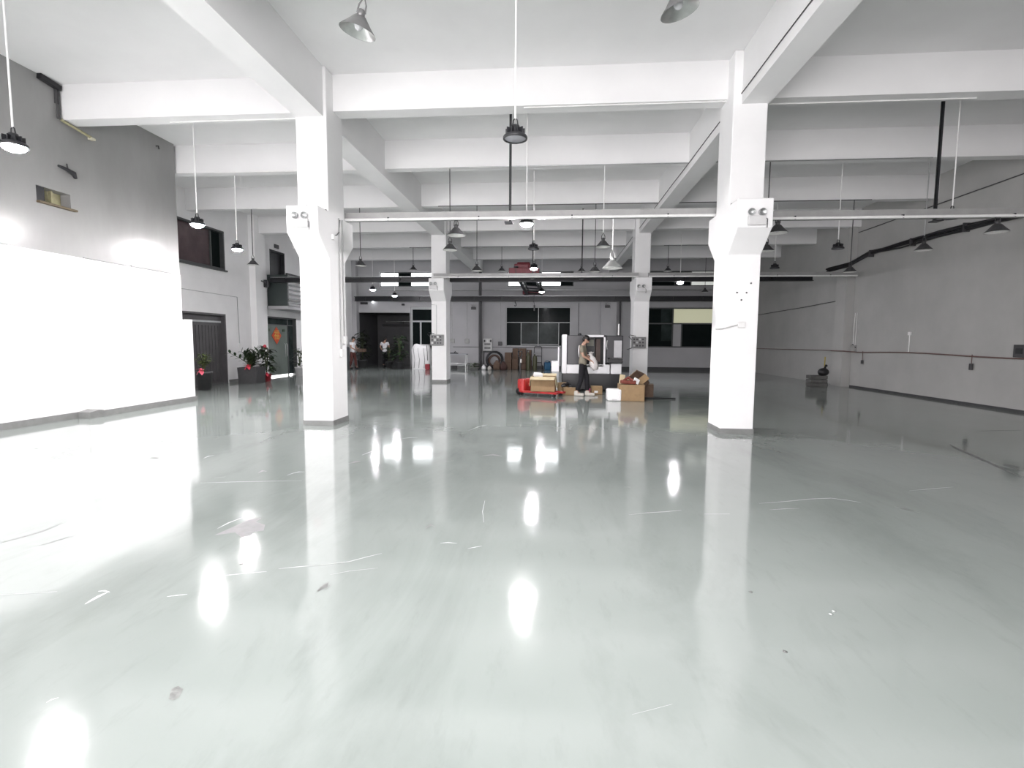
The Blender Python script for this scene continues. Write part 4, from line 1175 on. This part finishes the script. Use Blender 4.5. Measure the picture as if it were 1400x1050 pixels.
for k, xx in enumerate((.18, .42, .7)):
    MB().tube([(xx * wd, .02, .05), (xx * wd + .05, -.0, .5), (xx * wd - .04, .03, 1.1)], .012, 5).build('tie_cord', mat('grey_cord', (.3, .3, .3), .7), t)
q = at(585, 505, Y=26.0)
tag(MB().bbox(-.12, .12, -.1, .1, 0, .3, .04).build('red_jug', POTR, loc=(q.x, 25.9, 0)), 'dark red jug on the floor beside the rear column', 'jug')
# crate and broom near the pilaster
q = at(1118, 524, Z=0)
t = thing('grey_crate', 'worn grey crate on the floor beside the pilaster', 'crate', (q.x, q.y + .1, 0), -.1)
cm = mat('worn_grey_wood', (.10, .10, .095), .7, noise=.25)
for z in (.03, .16, .29):
    MB().box(-.26, .26, -.22, -.2, z, z + .11).build('slat', cm, t)
    MB().box(-.26, .26, .2, .22, z, z + .11).build('slat', cm, t)
    MB().box(-.26, -.24, -.2, .2, z, z + .11).build('slat', cm, t)
    MB().box(.24, .26, -.2, .2, z, z + .11).build('slat', cm, t)
MB().box(-.25, .25, -.2, .2, .0, .02).build('bottom_board', cm, t)
tag(MB().blob((0, 0, .12), (.2, .16, .14), 12, 8).tube([(.05, 0, .2), (.08, 0, .3), (.14, .02, .34)], [.06, .03, .05], 6).build('black_bag', BLACK, loc=(q.x + .18, q.y + .05, .40), rot=(0, 0, .4)), 'black rubbish bag heaped on the worn grey crate', 'bag')
q = at(1130, 522, Z=0)
t = thing('broom', 'broom with a yellow handle leaning by the pilaster', 'broom', (q.x + .02, q.y + .25, 0))
MB().tube([(0, 0, .25), (.03, .05, 1.02)], .018, 6).build('handle', YELLOW, t)
MB().prism([(-.06, .3), (.06, .3), (.14, 0), (-.14, 0)], 'y', -.04, .04).build('bristles', CHAR, t)
q = at(647, 506, Z=0)


# ================================================================== PLANTS
def leaf(mb, base, d, length, width, droop=.3, curl=.2):
    """one pointed leaf blade, 2 x 5 quads folded along the midrib"""
    d = Vector(d).normalized()
    s = d.cross(Vector((0, 0, 1)))
    if s.length < .05:
        s = Vector((1, 0, 0))
    s.normalize()
    up = s.cross(d)
    n = 5
    vs_ = []
    for i in range(n + 1):
        t = i / n
        w_ = width * .5 * (sin(pi * min(1, t * .92 + .08)) ** .8) if i < n else .001
        c = Vector(base) + d * (length * t) - Vector((0, 0, 1)) * droop * length * t * t
        vs_ += [c + s * w_ + up * curl * w_, c, c - s * w_ + up * curl * w_]
    fs = []
    for i in range(n):
        a = i * 3
        fs += [(a, a + 1, a + 4, a + 3), (a + 1, a + 2, a + 5, a + 4)]
    mb.add(vs_, fs, True)


def foliage(mb, t, m, name='foliage'):
    o = mb.build(name, m, t)
    o['kind'] = 'stuff'
    return o


def round_pot(t, r0, r1, h_, m):
    MB().lathe([(.001, 0), (r0, 0), (r1, h_ * .9), (r1 * 1.06, h_ * .9), (r1 * 1.06, h_), (r1 * .92, h_), (r1 * .88, h_ * .9)], 18).build('pot', m, t)
    MB().lathe([(.001, h_ * .93), (r1 * .9, h_ * .9)], 18).build('soil', SOIL, t)


def bow(t, c, s, m=RIBBON):
    mb = MB()
    for a in (.4, 2.7, 4.2, 5.3):
        leaf(mb, c, (cos(a), -.5, sin(a) * .8), s, s * .8, .3)
    mb.blob(c, s * .28, 8, 6)
    mb.build('ribbon', m, t)


rnd = random.Random(11)
# flowering plant beside the plinth
q = at(274, 540, Z=0)
t = thing('potted_flower', 'tall grey pot with a yellowish plant and pink red bow beside the plinth', 'potted plant', (q.x, q.y + .2, 0))
round_pot(t, .17, .21, .55, POTG)
mb, sb = MB(), MB()
for k in range(16):
    a = rnd.uniform(0, 2 * pi)
    hgt = rnd.uniform(.3, .62)
    rr = rnd.uniform(.05, .24)
    sb.tube([(0, 0, .5), (rr * .3 * cos(a), rr * .3 * sin(a), .5 + hgt * .6), (rr * cos(a), rr * sin(a), .5 + hgt)], .007, 4)
    for j in range(7):
        f = rnd.uniform(.4, 1)
        aa = a + rnd.uniform(-1.5, 1.5)
        leaf(mb, (rr * f * cos(a), rr * f * sin(a), .5 + hgt * f), (cos(aa), sin(aa), rnd.uniform(.0, .8)), rnd.uniform(.09, .16), .05, .4)
sb.build('stems', STEM, t)
foliage(mb, t, LEAFY)
bow(t, (.06, -.22, .62), .16, mat('pink_ribbon', (.75, .12, .18), .5, noise=.1))
# square planter with long arching stems
q = at(339, 529, Z=0)
t = thing('square_planter', 'dark square planter with arching dark green stems and a red bow', 'potted plant', (q.x, q.y + .25, 0), .1)
MB().prism([(-.30, 0), (.30, 0), (.34, .55), (.28, .55), (.26, .48), (-.26, .48), (-.28, .55), (-.34, .55)], 'y', -.32, .32).box(-.3, .3, -.34, -.31, 0, .55).box(-.3, .3, .31, .34, 0, .55).build('planter', POTG, t)
MB().box(-.27, .27, -.3, .3, .46, .5).build('soil', SOIL, t)
mb, sb = MB(), MB()
for k in range(24):
    a = k * 2.4
    lean = rnd.uniform(.12, .36)
    hgt = rnd.uniform(.45, .72)
    if k == 2:
        a, lean, hgt = pi + 1.0, .85, .62
    pts = [Vector((lean * cos(a) * f ** 1.5, lean * sin(a) * f ** 1.5 * .7, .48 + hgt * (f - .1 * f * f))) for f in [i / 6 for i in range(7)]]
    sb.tube(pts, [.016 - .0018 * i for i in range(7)], 5)
    for j in range(1, 7):
        for sd in (-1, 1):
            dd = (pts[j] - pts[j - 1]).normalized()
            sv = dd.cross(Vector((0, 1, .2))).normalized() * sd
            leaf(mb, pts[j], dd * .7 + sv + Vector((0, rnd.uniform(-.4, .4), .1)), .19, .085, .1)
sb.build('stems', STEM, t)
foliage(mb, t, LEAF)
bow(t, (.05, -.36, .62), .15)


def bushy(name, label, base, pot, hgt, rad, potm, n, leaflen, m=LEAF, group=None, flower=False, rz=0):
    t = thing(name, label, 'potted plant', base, rz, group)
    round_pot(t, *pot, potm)
    ph = pot[2]
    mb, sb = MB(), MB()
    for k in range(4):
        a = k * 1.6
        sb.tube([(0, 0, ph * .9), (.03 * cos(a), .03 * sin(a), ph + hgt * .4), (.10 * cos(a), .10 * sin(a), ph + hgt * .92)], .012, 5)
    for k in range(n):
        a = rnd.uniform(0, 2 * pi)
        f = rnd.uniform(.08, 1)
        prof = rad * (.55 + .6 * sin(pi * (f * .8 + .1)))
        r0 = rnd.uniform(.1, .75) * prof
        leaf(mb, (r0 * cos(a), r0 * sin(a), ph + hgt * f), (cos(a), sin(a), rnd.uniform(-.2, .7)), leaflen * rnd.uniform(.7, 1.2), leaflen * .5, .35)
    sb.build('stems', STEM, t)
    foliage(mb, t, m)
    if flower:
        MB().blob((.02, -.1, ph + hgt * 1.02), (.06, .06, .07), 10, 6).build('flower', RIBBON, t)
    return t


q = at(365, 525.5, Z=0)
t = bushy('rubber_plant', 'upright dark leafy plant in a red pot by the glass door', (q.x, q.y, 0), (.13, .17, .26), .98, .27, POTR, 130, .27, flower=True)
bow(t, (.12, -.2, .3), .12)
q = at(412, 518, Z=0)
bushy('rubber_plant', 'leafy plant in a white pot half hidden behind the front column', (q.x - .05, q.y, 0), (.15, .2, .38), .75, .26, POTW, 45, .22)
q = at(555, 505, Z=0)
bushy('tall_plant', 'tall dark bushy plant beside the white draped goods', (q.x - .0, 26.2, 0), (.17, .22, .4), 1.35, .42, POTG, 110, .30)
q = at(546, 503, Z=0)
bushy('tall_plant', 'shorter dark bushy plant at the edge of the dark passage', (q.x - .1, 27.3, 0), (.15, .2, .35), .75, .30, POTG, 60, .26)
q = at(490, 505, Z=0)
bushy('tall_plant', 'big dark bushy plant behind the person with the crate', (q.x + .45, 26.9, 0), (.2, .26, .45), 1.55, .42, POTG, 120, .32, m=mat('deep_green_leaf', (.018, .026, .014), .5, noise=.3, nscale=12))  # darker green than the other plants' leaves
q = at(645, 507, Z=0)
bushy('low_plant', 'low sprawling green plant in a flat bowl on the floor by the drain pipe', (q.x, 26.6, 0), (.2, .26, .12), .22, .42, mat('pale_bowl', (.4, .4, .38), .5), 40, .2, m=mat('grey_green_leaf', (.10, .13, .08), .6, noise=.3))


# ================================================================== PEOPLE
def skin_mesh(name, verts, edges, radii, m, parent, root=0, sub=2):
    me = bpy.data.meshes.new(name)
    me.from_pydata(verts, edges, [])
    o = bpy.data.objects.new(name, me)
    COL.objects.link(o)
    o.parent = parent
    md = o.modifiers.new('Skin', 'SKIN')
    md.use_smooth_shade = True
    md.branch_smoothing = .6
    for i, r in enumerate(radii):
        d_ = me.skin_vertices[0].data[i]
        d_.radius = r if isinstance(r, tuple) else (r, r)
        d_.use_root = (i == root)
    s_ = o.modifiers.new('Subdivision', 'SUBSURF')
    s_.levels = s_.render_levels = sub
    me.materials.append(m)
    return o


class Fig:
    def __init__(self):
        self.v, self.e, self.r, self.ix = [], [], [], {}

    def pt(self, name, co, r, to=None):
        self.ix[name] = len(self.v)
        self.v.append(tuple(co))
        self.r.append(r)
        if to is not None:
            self.e.append((self.ix[to], self.ix[name]))
        return self


def hand(f, wrist, wco, fwd, side, s=1.0, curl=.5, down=Vector((0, 0, -1))):
    """palm with four fingers and a thumb leaving the side of the palm"""
    fwd, side = fwd.normalized(), side.normalized()
    pn = fwd.cross(side).normalized()
    if pn.dot(down) < 0:
        pn = -pn
    palm = wco + fwd * .05 * s
    kn = wco + fwd * .085 * s
    f.pt(wrist + '_palm', palm, (.020 * s, .034 * s), wrist)
    for k, (off, ln) in enumerate(((-.030, .062), (-.010, .074), (.010, .070), (.029, .054))):
        b0 = kn + side * off * s
        f.pt('%s_f%d0' % (wrist, k), b0, .0095 * s, wrist + '_palm')
        m1 = b0 + (fwd * cos(curl) + pn * sin(curl)) * ln * .55 * s
        f.pt('%s_f%d1' % (wrist, k), m1, .0085 * s, '%s_f%d0' % (wrist, k))
        m2 = m1 + (fwd * cos(curl * 2.4) + pn * sin(curl * 2.4)) * ln * .5 * s
        f.pt('%s_f%d2' % (wrist, k), m2, .007 * s, '%s_f%d1' % (wrist, k))
    t0 = wco + fwd * .03 * s - side * .042 * s
    f.pt(wrist + '_t0', t0, .0115 * s, wrist + '_palm')
    f.pt(wrist + '_t1', t0 + (fwd * .035 - side * .018 + pn * .012) * s, .0095 * s, wrist + '_t0')
    f.pt(wrist + '_t2', t0 + (fwd * .058 - side * .014 + pn * .028) * s, .008 * s, wrist + '_t1')


def person(label, base, rz, J, shirt, trousers, shoe=SHOE, sleeve=.55, headturn=0.0, headtilt=0.0, curl=.5, extra=None):
    """J: joints in local metres, facing +X, left = +Y.  One continuous body, clothes and hair as its children"""
    t = thing('person', label, 'person', base, rz)
    V = {k: Vector(v) for k, v in J.items()}
    f = Fig()
    f.pt('hip', V['hip'], (.10, .13))
    f.pt('waist', V['waist'], (.085, .115), 'hip')
    f.pt('chest', V['chest'], (.10, .145), 'waist')
    f.pt('neck0', V['neck'] - Vector((0, 0, .03)), (.055, .065), 'chest')
    f.pt('neck', V['neck'], (.05, .052), 'neck0')
    hd, nk = V['head'], V['neck']
    ax = (hd - nk).normalized()
    fw = Matrix.Rotation(headturn, 3, 'Z') @ Vector((1, 0, 0))
    fw = (fw - ax * fw.dot(ax)).normalized()
    f.pt('jaw', nk + ax * .055 + fw * .02, (.068, .062), 'neck')
    f.pt('skull', hd + fw * .012, (.106, .086), 'jaw')
    f.pt('crown', hd + ax * .065, (.075, .066), 'skull')
    f.pt('nose', hd + fw * .112 - ax * .02, .014, 'skull')
    lat = ax.cross(fw).normalized()
    for sname, sg_ in (('l', 1), ('r', -1)):
        f.pt('ear' + sname, hd + lat * sg_ * .084 - ax * .012, (.012, .022), 'skull')
        f.pt('sh' + sname, V['sh' + sname], (.055, .06), 'chest')
        f.pt('el' + sname, V['el' + sname], .037, 'sh' + sname)
        f.pt('wr' + sname, V['wr' + sname], (.024, .028), 'el' + sname)
        d_ = (V['wr' + sname] - V['el' + sname]).normalized()
        sd = Vector((0, 1, 0)) * -sg_
        sd = (sd - d_ * sd.dot(d_)).normalized()
        hand(f, 'wr' + sname, V['wr' + sname], d_, -sd if sg_ < 0 else -sd, 1.0, curl)
        f.pt('th' + sname, V['th' + sname], (.082, .085), 'hip')
        f.pt('kn' + sname, V['kn' + sname], .055, 'th' + sname)
        f.pt('an' + sname, V['an' + sname], .036, 'kn' + sname)
        f.pt('to' + sname, V['to' + sname], (.026, .035), 'an' + sname)
    body = skin_mesh('body', f.v, f.e, f.r, SKIN, t, 0)
    # shirt: torso and sleeves, a little outside the body
    g = Fig()
    g.pt('hem', V['hip'] - Vector((0, 0, .085)), (.125, .158))
    g.pt('hip', V['hip'] + Vector((0, 0, .02)), (.128, .158), 'hem')
    g.pt('waist', V['waist'], (.115, .148), 'hip')
    g.pt('chest', V['chest'], (.122, .165), 'waist')
    g.pt('collar', V['neck'] - Vector((0, 0, .035)), (.062, .07), 'chest')
    for s_ in 'lr':
        g.pt('sh' + s_, V['sh' + s_], (.068, .072), 'chest')
        e_ = V['sh' + s_].lerp(V['el' + s_], sleeve * .6)
        g.pt('sm' + s_, e_, .060, 'sh' + s_)
        g.pt('se' + s_, V['sh' + s_].lerp(V['el' + s_], sleeve), .058, 'sm' + s_)
    skin_mesh('shirt', g.v, g.e, g.r, shirt, t, 0)
    h_ = Fig()
    h_.pt('hip', V['hip'] - Vector((0, 0, .0)), (.118, .148))
    h_.pt('belt', V['hip'] + Vector((0, 0, .05)), (.10, .135), 'hip')
    for s_ in 'lr':
        h_.pt('th' + s_, V['th' + s_], (.097, .1), 'hip')
        h_.pt('kn' + s_, V['kn' + s_], .075, 'th' + s_)
        h_.pt('cf' + s_, V['kn' + s_].lerp(V['an' + s_], .9), .064, 'kn' + s_)
    skin_mesh('trousers', h_.v, h_.e, h_.r, trousers, t, 0)
    for s_ in 'lr':
        a, b_ = V['an' + s_], V['to' + s_]
        dv = b_ - a
        dv.z = 0
        dv.normalize()
        lt = Vector((-dv.y, dv.x, 0))
        M = Matrix(((dv.x, lt.x, 0, b_.x - dv.x * .09), (dv.y, lt.y, 0, b_.y - dv.y * .09), (0, 0, 1, 0), (0, 0, 0, 1)))
        zz = max(0.0, min(a.z, b_.z) - .085)
        MB().bbox(-.12, .16, -.048, .048, zz, zz + .085, .03, M).bbox(-.12, .0, -.043, .043, zz + .05, zz + .14, .025, M).build('shoe', shoe, t)
    # hair cap, eyes, mouth
    R = Matrix((fw, lat, ax)).transposed().to_4x4()
    M = Matrix.Translation(hd) @ R
    hb = MB()
    hb.blob((-.018, 0, .038), (.104, .086, .085), 16, 10, M)
    hb.blob((-.048, 0, -.01), (.068, .08, .075), 14, 8, M)
    hb.build('hair', HAIR, t)
    for sg_ in (1, -1):
        MB().blob((.093, sg_ * .032, .004), (.010, .014, .008), 8, 6, M).build('eye', BLACK, t)
        MB().box(.092, .104, sg_ * .032 - .018, sg_ * .032 + .018, .022, .028, M).build('eyebrow', HAIR, t)
    MB().blob((.092, 0, -.052), (.010, .022, .006), 8, 6, M).build('mouth', mat('lips', (.32, .13, .11), .5, noise=.05), t)
    return t


# man walking with a plastic bag
pb = at(795, 540.5, Z=0)
J = dict(hip=(0, 0, .92), waist=(.0, 0, 1.07), chest=(-.01, 0, 1.27), neck=(.025, 0, 1.46), head=(.085, 0, 1.56),
         shl=(-.01, .175, 1.38), shr=(-.01, -.175, 1.38), ell=(.05, .22, 1.13), elr=(.04, -.22, 1.12), wrl=(.25, .12, 1.00), wrr=(.24, -.12, .99),
         thl=(.01, .09, .82), thr=(-.01, -.09, .82), knl=(.10, .09, .49), knr=(-.02, -.09, .48), anl=(.13, .09, .10), anr=(-.14, -.09, .10),
         tol=(.27, .09, .05), tor=(-.0, -.10, .05))
man = person('man in khaki shirt and dark trousers carrying a plastic bag', (pb.x + .03, pb.y + .12, 0), radians(-14), J, KHAKI, NAVY, sleeve=.75, headtilt=.3, curl=.75)
# pale patch on the back of his shirt
MB().blob((-.115, .05, 1.24), (.025, .10, .17), 12, 8).build('back_panel', WHITEC, man)
Mb = Matrix.Translation((pb.x + .03, pb.y + .12, 0)) @ Matrix.Rotation(radians(-14), 4, 'Z')
bag = thing('plastic_bag', 'cloudy plastic bag of goods held against his side', 'bag', Mb @ Vector((.37, 0, .72)), radians(-14))
mb = MB().lathe([(.001, 0), (.06, .01), (.10, .10), (.11, .22), (.09, .33), (.05, .40), (.03, .43), (.07, .48), (.001, .47)], 16, Matrix.Rotation(-.35, 4, 'Y') @ Matrix.Diagonal((1, 1.15, 1, 1)))
mb.v = [(x * (1 + .13 * sin(4 * math.atan2(y, x + .001) + z * 14)), y * (1 + .1 * cos(3 * math.atan2(y, x + .001) + z * 10)), z) for x, y, z in mb.v]
mb.build('bag_body', PLASTIC, bag)
mb2 = MB()
for a in (.2, 1.6, 3.2, 4.6):
    leaf(mb2, (-.15, 0, .43), (cos(a), sin(a), .9), .14, .10, .1)
mb2.build('bag_mouth', PLASTIC, bag)

# person seen from behind in the passage
pb = at(533.5, 503, Z=0)
J2 = dict(hip=(0, 0, .92), waist=(0, 0, 1.07), chest=(0, 0, 1.28), neck=(0, 0, 1.46), head=(.02, 0, 1.59),
          shl=(0, .19, 1.39), shr=(0, -.19, 1.39), ell=(-.03, .27, 1.13), elr=(-.03, -.27, 1.13), wrl=(.14, .22, .95), wrr=(.12, -.23, .95),
          thl=(0, .09, .82), thr=(0, -.09, .82), knl=(.03, .09, .48), knr=(-.01, -.09, .48), anl=(.0, .09, .10), anr=(-.07, -.09, .10), tol=(.14, .1, .05), tor=(.07, -.1, .05))
person('person in white shirt and black trousers seen from behind in the passage', (pb.x, 28.0, 0), radians(84), J2, WHITEC, NAVY, shoe=BLACK, sleeve=.7)
# person with a crate beside the front column
pb = at(484, 507, Z=0)
J3 = dict(J)
J3.update(wrl=(.34, .12, .98), wrr=(.34, -.12, .97), neck=(.03, 0, 1.46), head=(.07, 0, 1.58))
person('person in white shirt and rust trousers holding a crate near the front column', (pb.x - .05, 26.0, 0), radians(-10), J3, WHITEC, RUST, shoe=BLACK, sleeve=.6)
cb = thing('brown_crate', 'small brown crate held by the person in rust trousers', 'crate', (pb.x + .47, 25.92, .90), radians(-10))
MB().box(-.15, .15, -.2, .2, 0, .015).box(-.15, .15, -.2, -.185, 0, .16).box(-.15, .15, .185, .2, 0, .16).box(-.15, -.135, -.2, .2, 0, .16).box(.135, .15, -.2, .2, 0, .16).build('crate_body', CARDD, cb)
MB().box(-.152, -.148, -.06, .06, .1, .13).build('hand_slot', BLACK, cb)
q = at(476.5, 508, Y=25.2)
tag(MB().bbox(-.12, .12, -.25, .25, 0, 1.15, .02).box(-.09, .09, -.255, -.25, .1, 1.05).build('grey_locker', mat('locker_grey', (.10, .11, .115), .45, noise=.12), loc=(q.x - .12, 25.1, 0)), 'narrow grey locker half hidden by the column with conduits', 'locker')


# ================================================================== MARKS ON THE FLOOR
def mark(pts, width, m, name, z=.0012):
    """thin strip of paint wear through picture marks"""
    P = [at(a, b_, Z=0) for a, b_ in pts]
    vs_, fs = [], []
    for i, p_ in enumerate(P):
        d_ = (P[min(i + 1, len(P) - 1)] - P[max(i - 1, 0)])
        s_ = Vector((-d_.y, d_.x, 0)).normalized()
        w_ = width * .75 * (.25 if i in (0, len(P) - 1) else 1) * rnd.uniform(.6, 1.2) / 2
        vs_ += [(p_.x + s_.x * w_, p_.y + s_.y * w_, z), (p_.x - s_.x * w_, p_.y - s_.y * w_, z)]
    for i in range(len(P) - 1):
        fs.append((2 * i, 2 * i + 1, 2 * i + 3, 2 * i + 2))
    return MB().add(vs_, fs).build(name, m, floor)


for pts, w_ in (([(0, 823), (40, 820), (82, 817)], .012), ([(120, 834), (128, 829), (140, 822), (153, 816)], .03), ([(138, 816), (146, 815), (154, 817)], .03),
                ([(232, 822), (246, 820), (260, 818.5)], .02), ([(284, 795), (320, 791), (345, 788), (368, 786)], .016), ([(384, 782), (410, 779), (430, 777), (450, 775), (480, 771), (505, 764), (525, 759)], .014),
                ([(455, 789), (480, 784), (520, 779)], .01), ([(275, 666), (320, 664), (380, 662), (415, 661)], .016), ([(394, 654), (402, 651), (410, 649), (418, 649)], .025),
                ([(605, 744), (615, 743), (628, 744)], .025), ([(642, 751), (652, 749), (662, 747)], .015), ([(862, 702), (885, 699), (912, 697), (934, 694.5)], .018), ([(965, 699.5), (1000, 699)], .015),
                ([(1040, 684), (1075, 681), (1110, 677), (1138, 675.5), (1160, 678), (1180, 681)], .016), ([(1054, 692.5), (1075, 691), (1095, 690)], .012), ([(1245, 664), (1275, 661), (1305, 658)], .016),
                ([(300, 728), (315, 720), (330, 714), (345, 710)], .02), ([(640, 590), (655, 584), (668, 581)], .025), ([(496, 625), (506, 621), (512, 619)], .03), ([(550, 602), (562, 600), (572, 600)], .03), ([(665, 685), (662, 700), (664, 715)], .012),
                ([(69, 969), (76, 965), (86, 962)], .012), ([(280, 632), (287, 629), (294, 628)], .04), ([(870, 975), (900, 967), (925, 960)], .004)):
    mark(pts, w_, SCRW, 'paint_scratch')
for pts, w_ in (([(53, 754), (70, 751), (90, 744), (110, 740)], .025), ([(0, 752), (30, 744), (60, 735), (90, 722)], .02), ([(1300, 600), (1310, 606), (1330, 614), (1365, 629), (1400, 644)], .09), ([(1298, 597), (1314, 598)], .05),
                ([(1335, 581), (1370, 580), (1400, 579)], .03), ([(1225, 686), (1240, 689), (1260, 694)], .03), ([(1030, 582), (1060, 582)], .08),
                ([(478, 637), (488, 634), (495, 633)], .10), ([(660, 624), (675, 622), (688, 624)], .09), ([(610, 632), (622, 631)], .06), ([(355, 651), (361, 648), (366, 649)], .08), ([(295, 659), (310, 657)], .08), ([(205, 633), (213, 632), (218, 633)], .06),
                ([(54, 610), (60, 609)], .06), ([(438, 812), (447, 805), (452, 800)], .045), ([(448, 810), (456, 803)], .03), ([(584, 724), (592, 719), (597, 722)], .05), ([(855, 664), (864, 664)], .05), ([(230, 973), (240, 967)], .006), ([(226, 962), (232, 956)], .005)):
    mark(pts, w_, SCRD, 'dark_stain', .0010)
P = [at(a, b_, Z=0) for a, b_ in ((296, 737), (322, 725), (345, 714), (360, 713), (352, 718), (365, 722), (363, 730), (350, 732), (345, 738), (333, 740), (324, 733), (312, 735))]
MB().add([(p_.x, p_.y, .0010) for p_ in P], [tuple(range(len(P)))]).build('peeled_patch', PEEL, floor)
P = [at(a, b_, Z=0) for a, b_ in ((236, 962), (240, 948), (249, 944), (256, 948), (250, 960), (242, 964))]
MB().add([(p_.x, p_.y, .0010) for p_ in P], [tuple(range(len(P)))]).build('dark_stain', mat('faint_floor_stain', (.17, .18, .17), .5, noise=.5, nscale=30), floor)
for a, b_ in ((333, 776), (1144, 830), (1140, 834), (1078, 886), (1030, 805)):
    p_ = at(a, b_, Z=0)
    MB().lathe([(.001, .001), (.012, .001), (.001, .004)], 8, Matrix.Translation((p_.x, p_.y, 0))).build('speck', SCRW if a in (1144, 1140) else SCRD, floor)
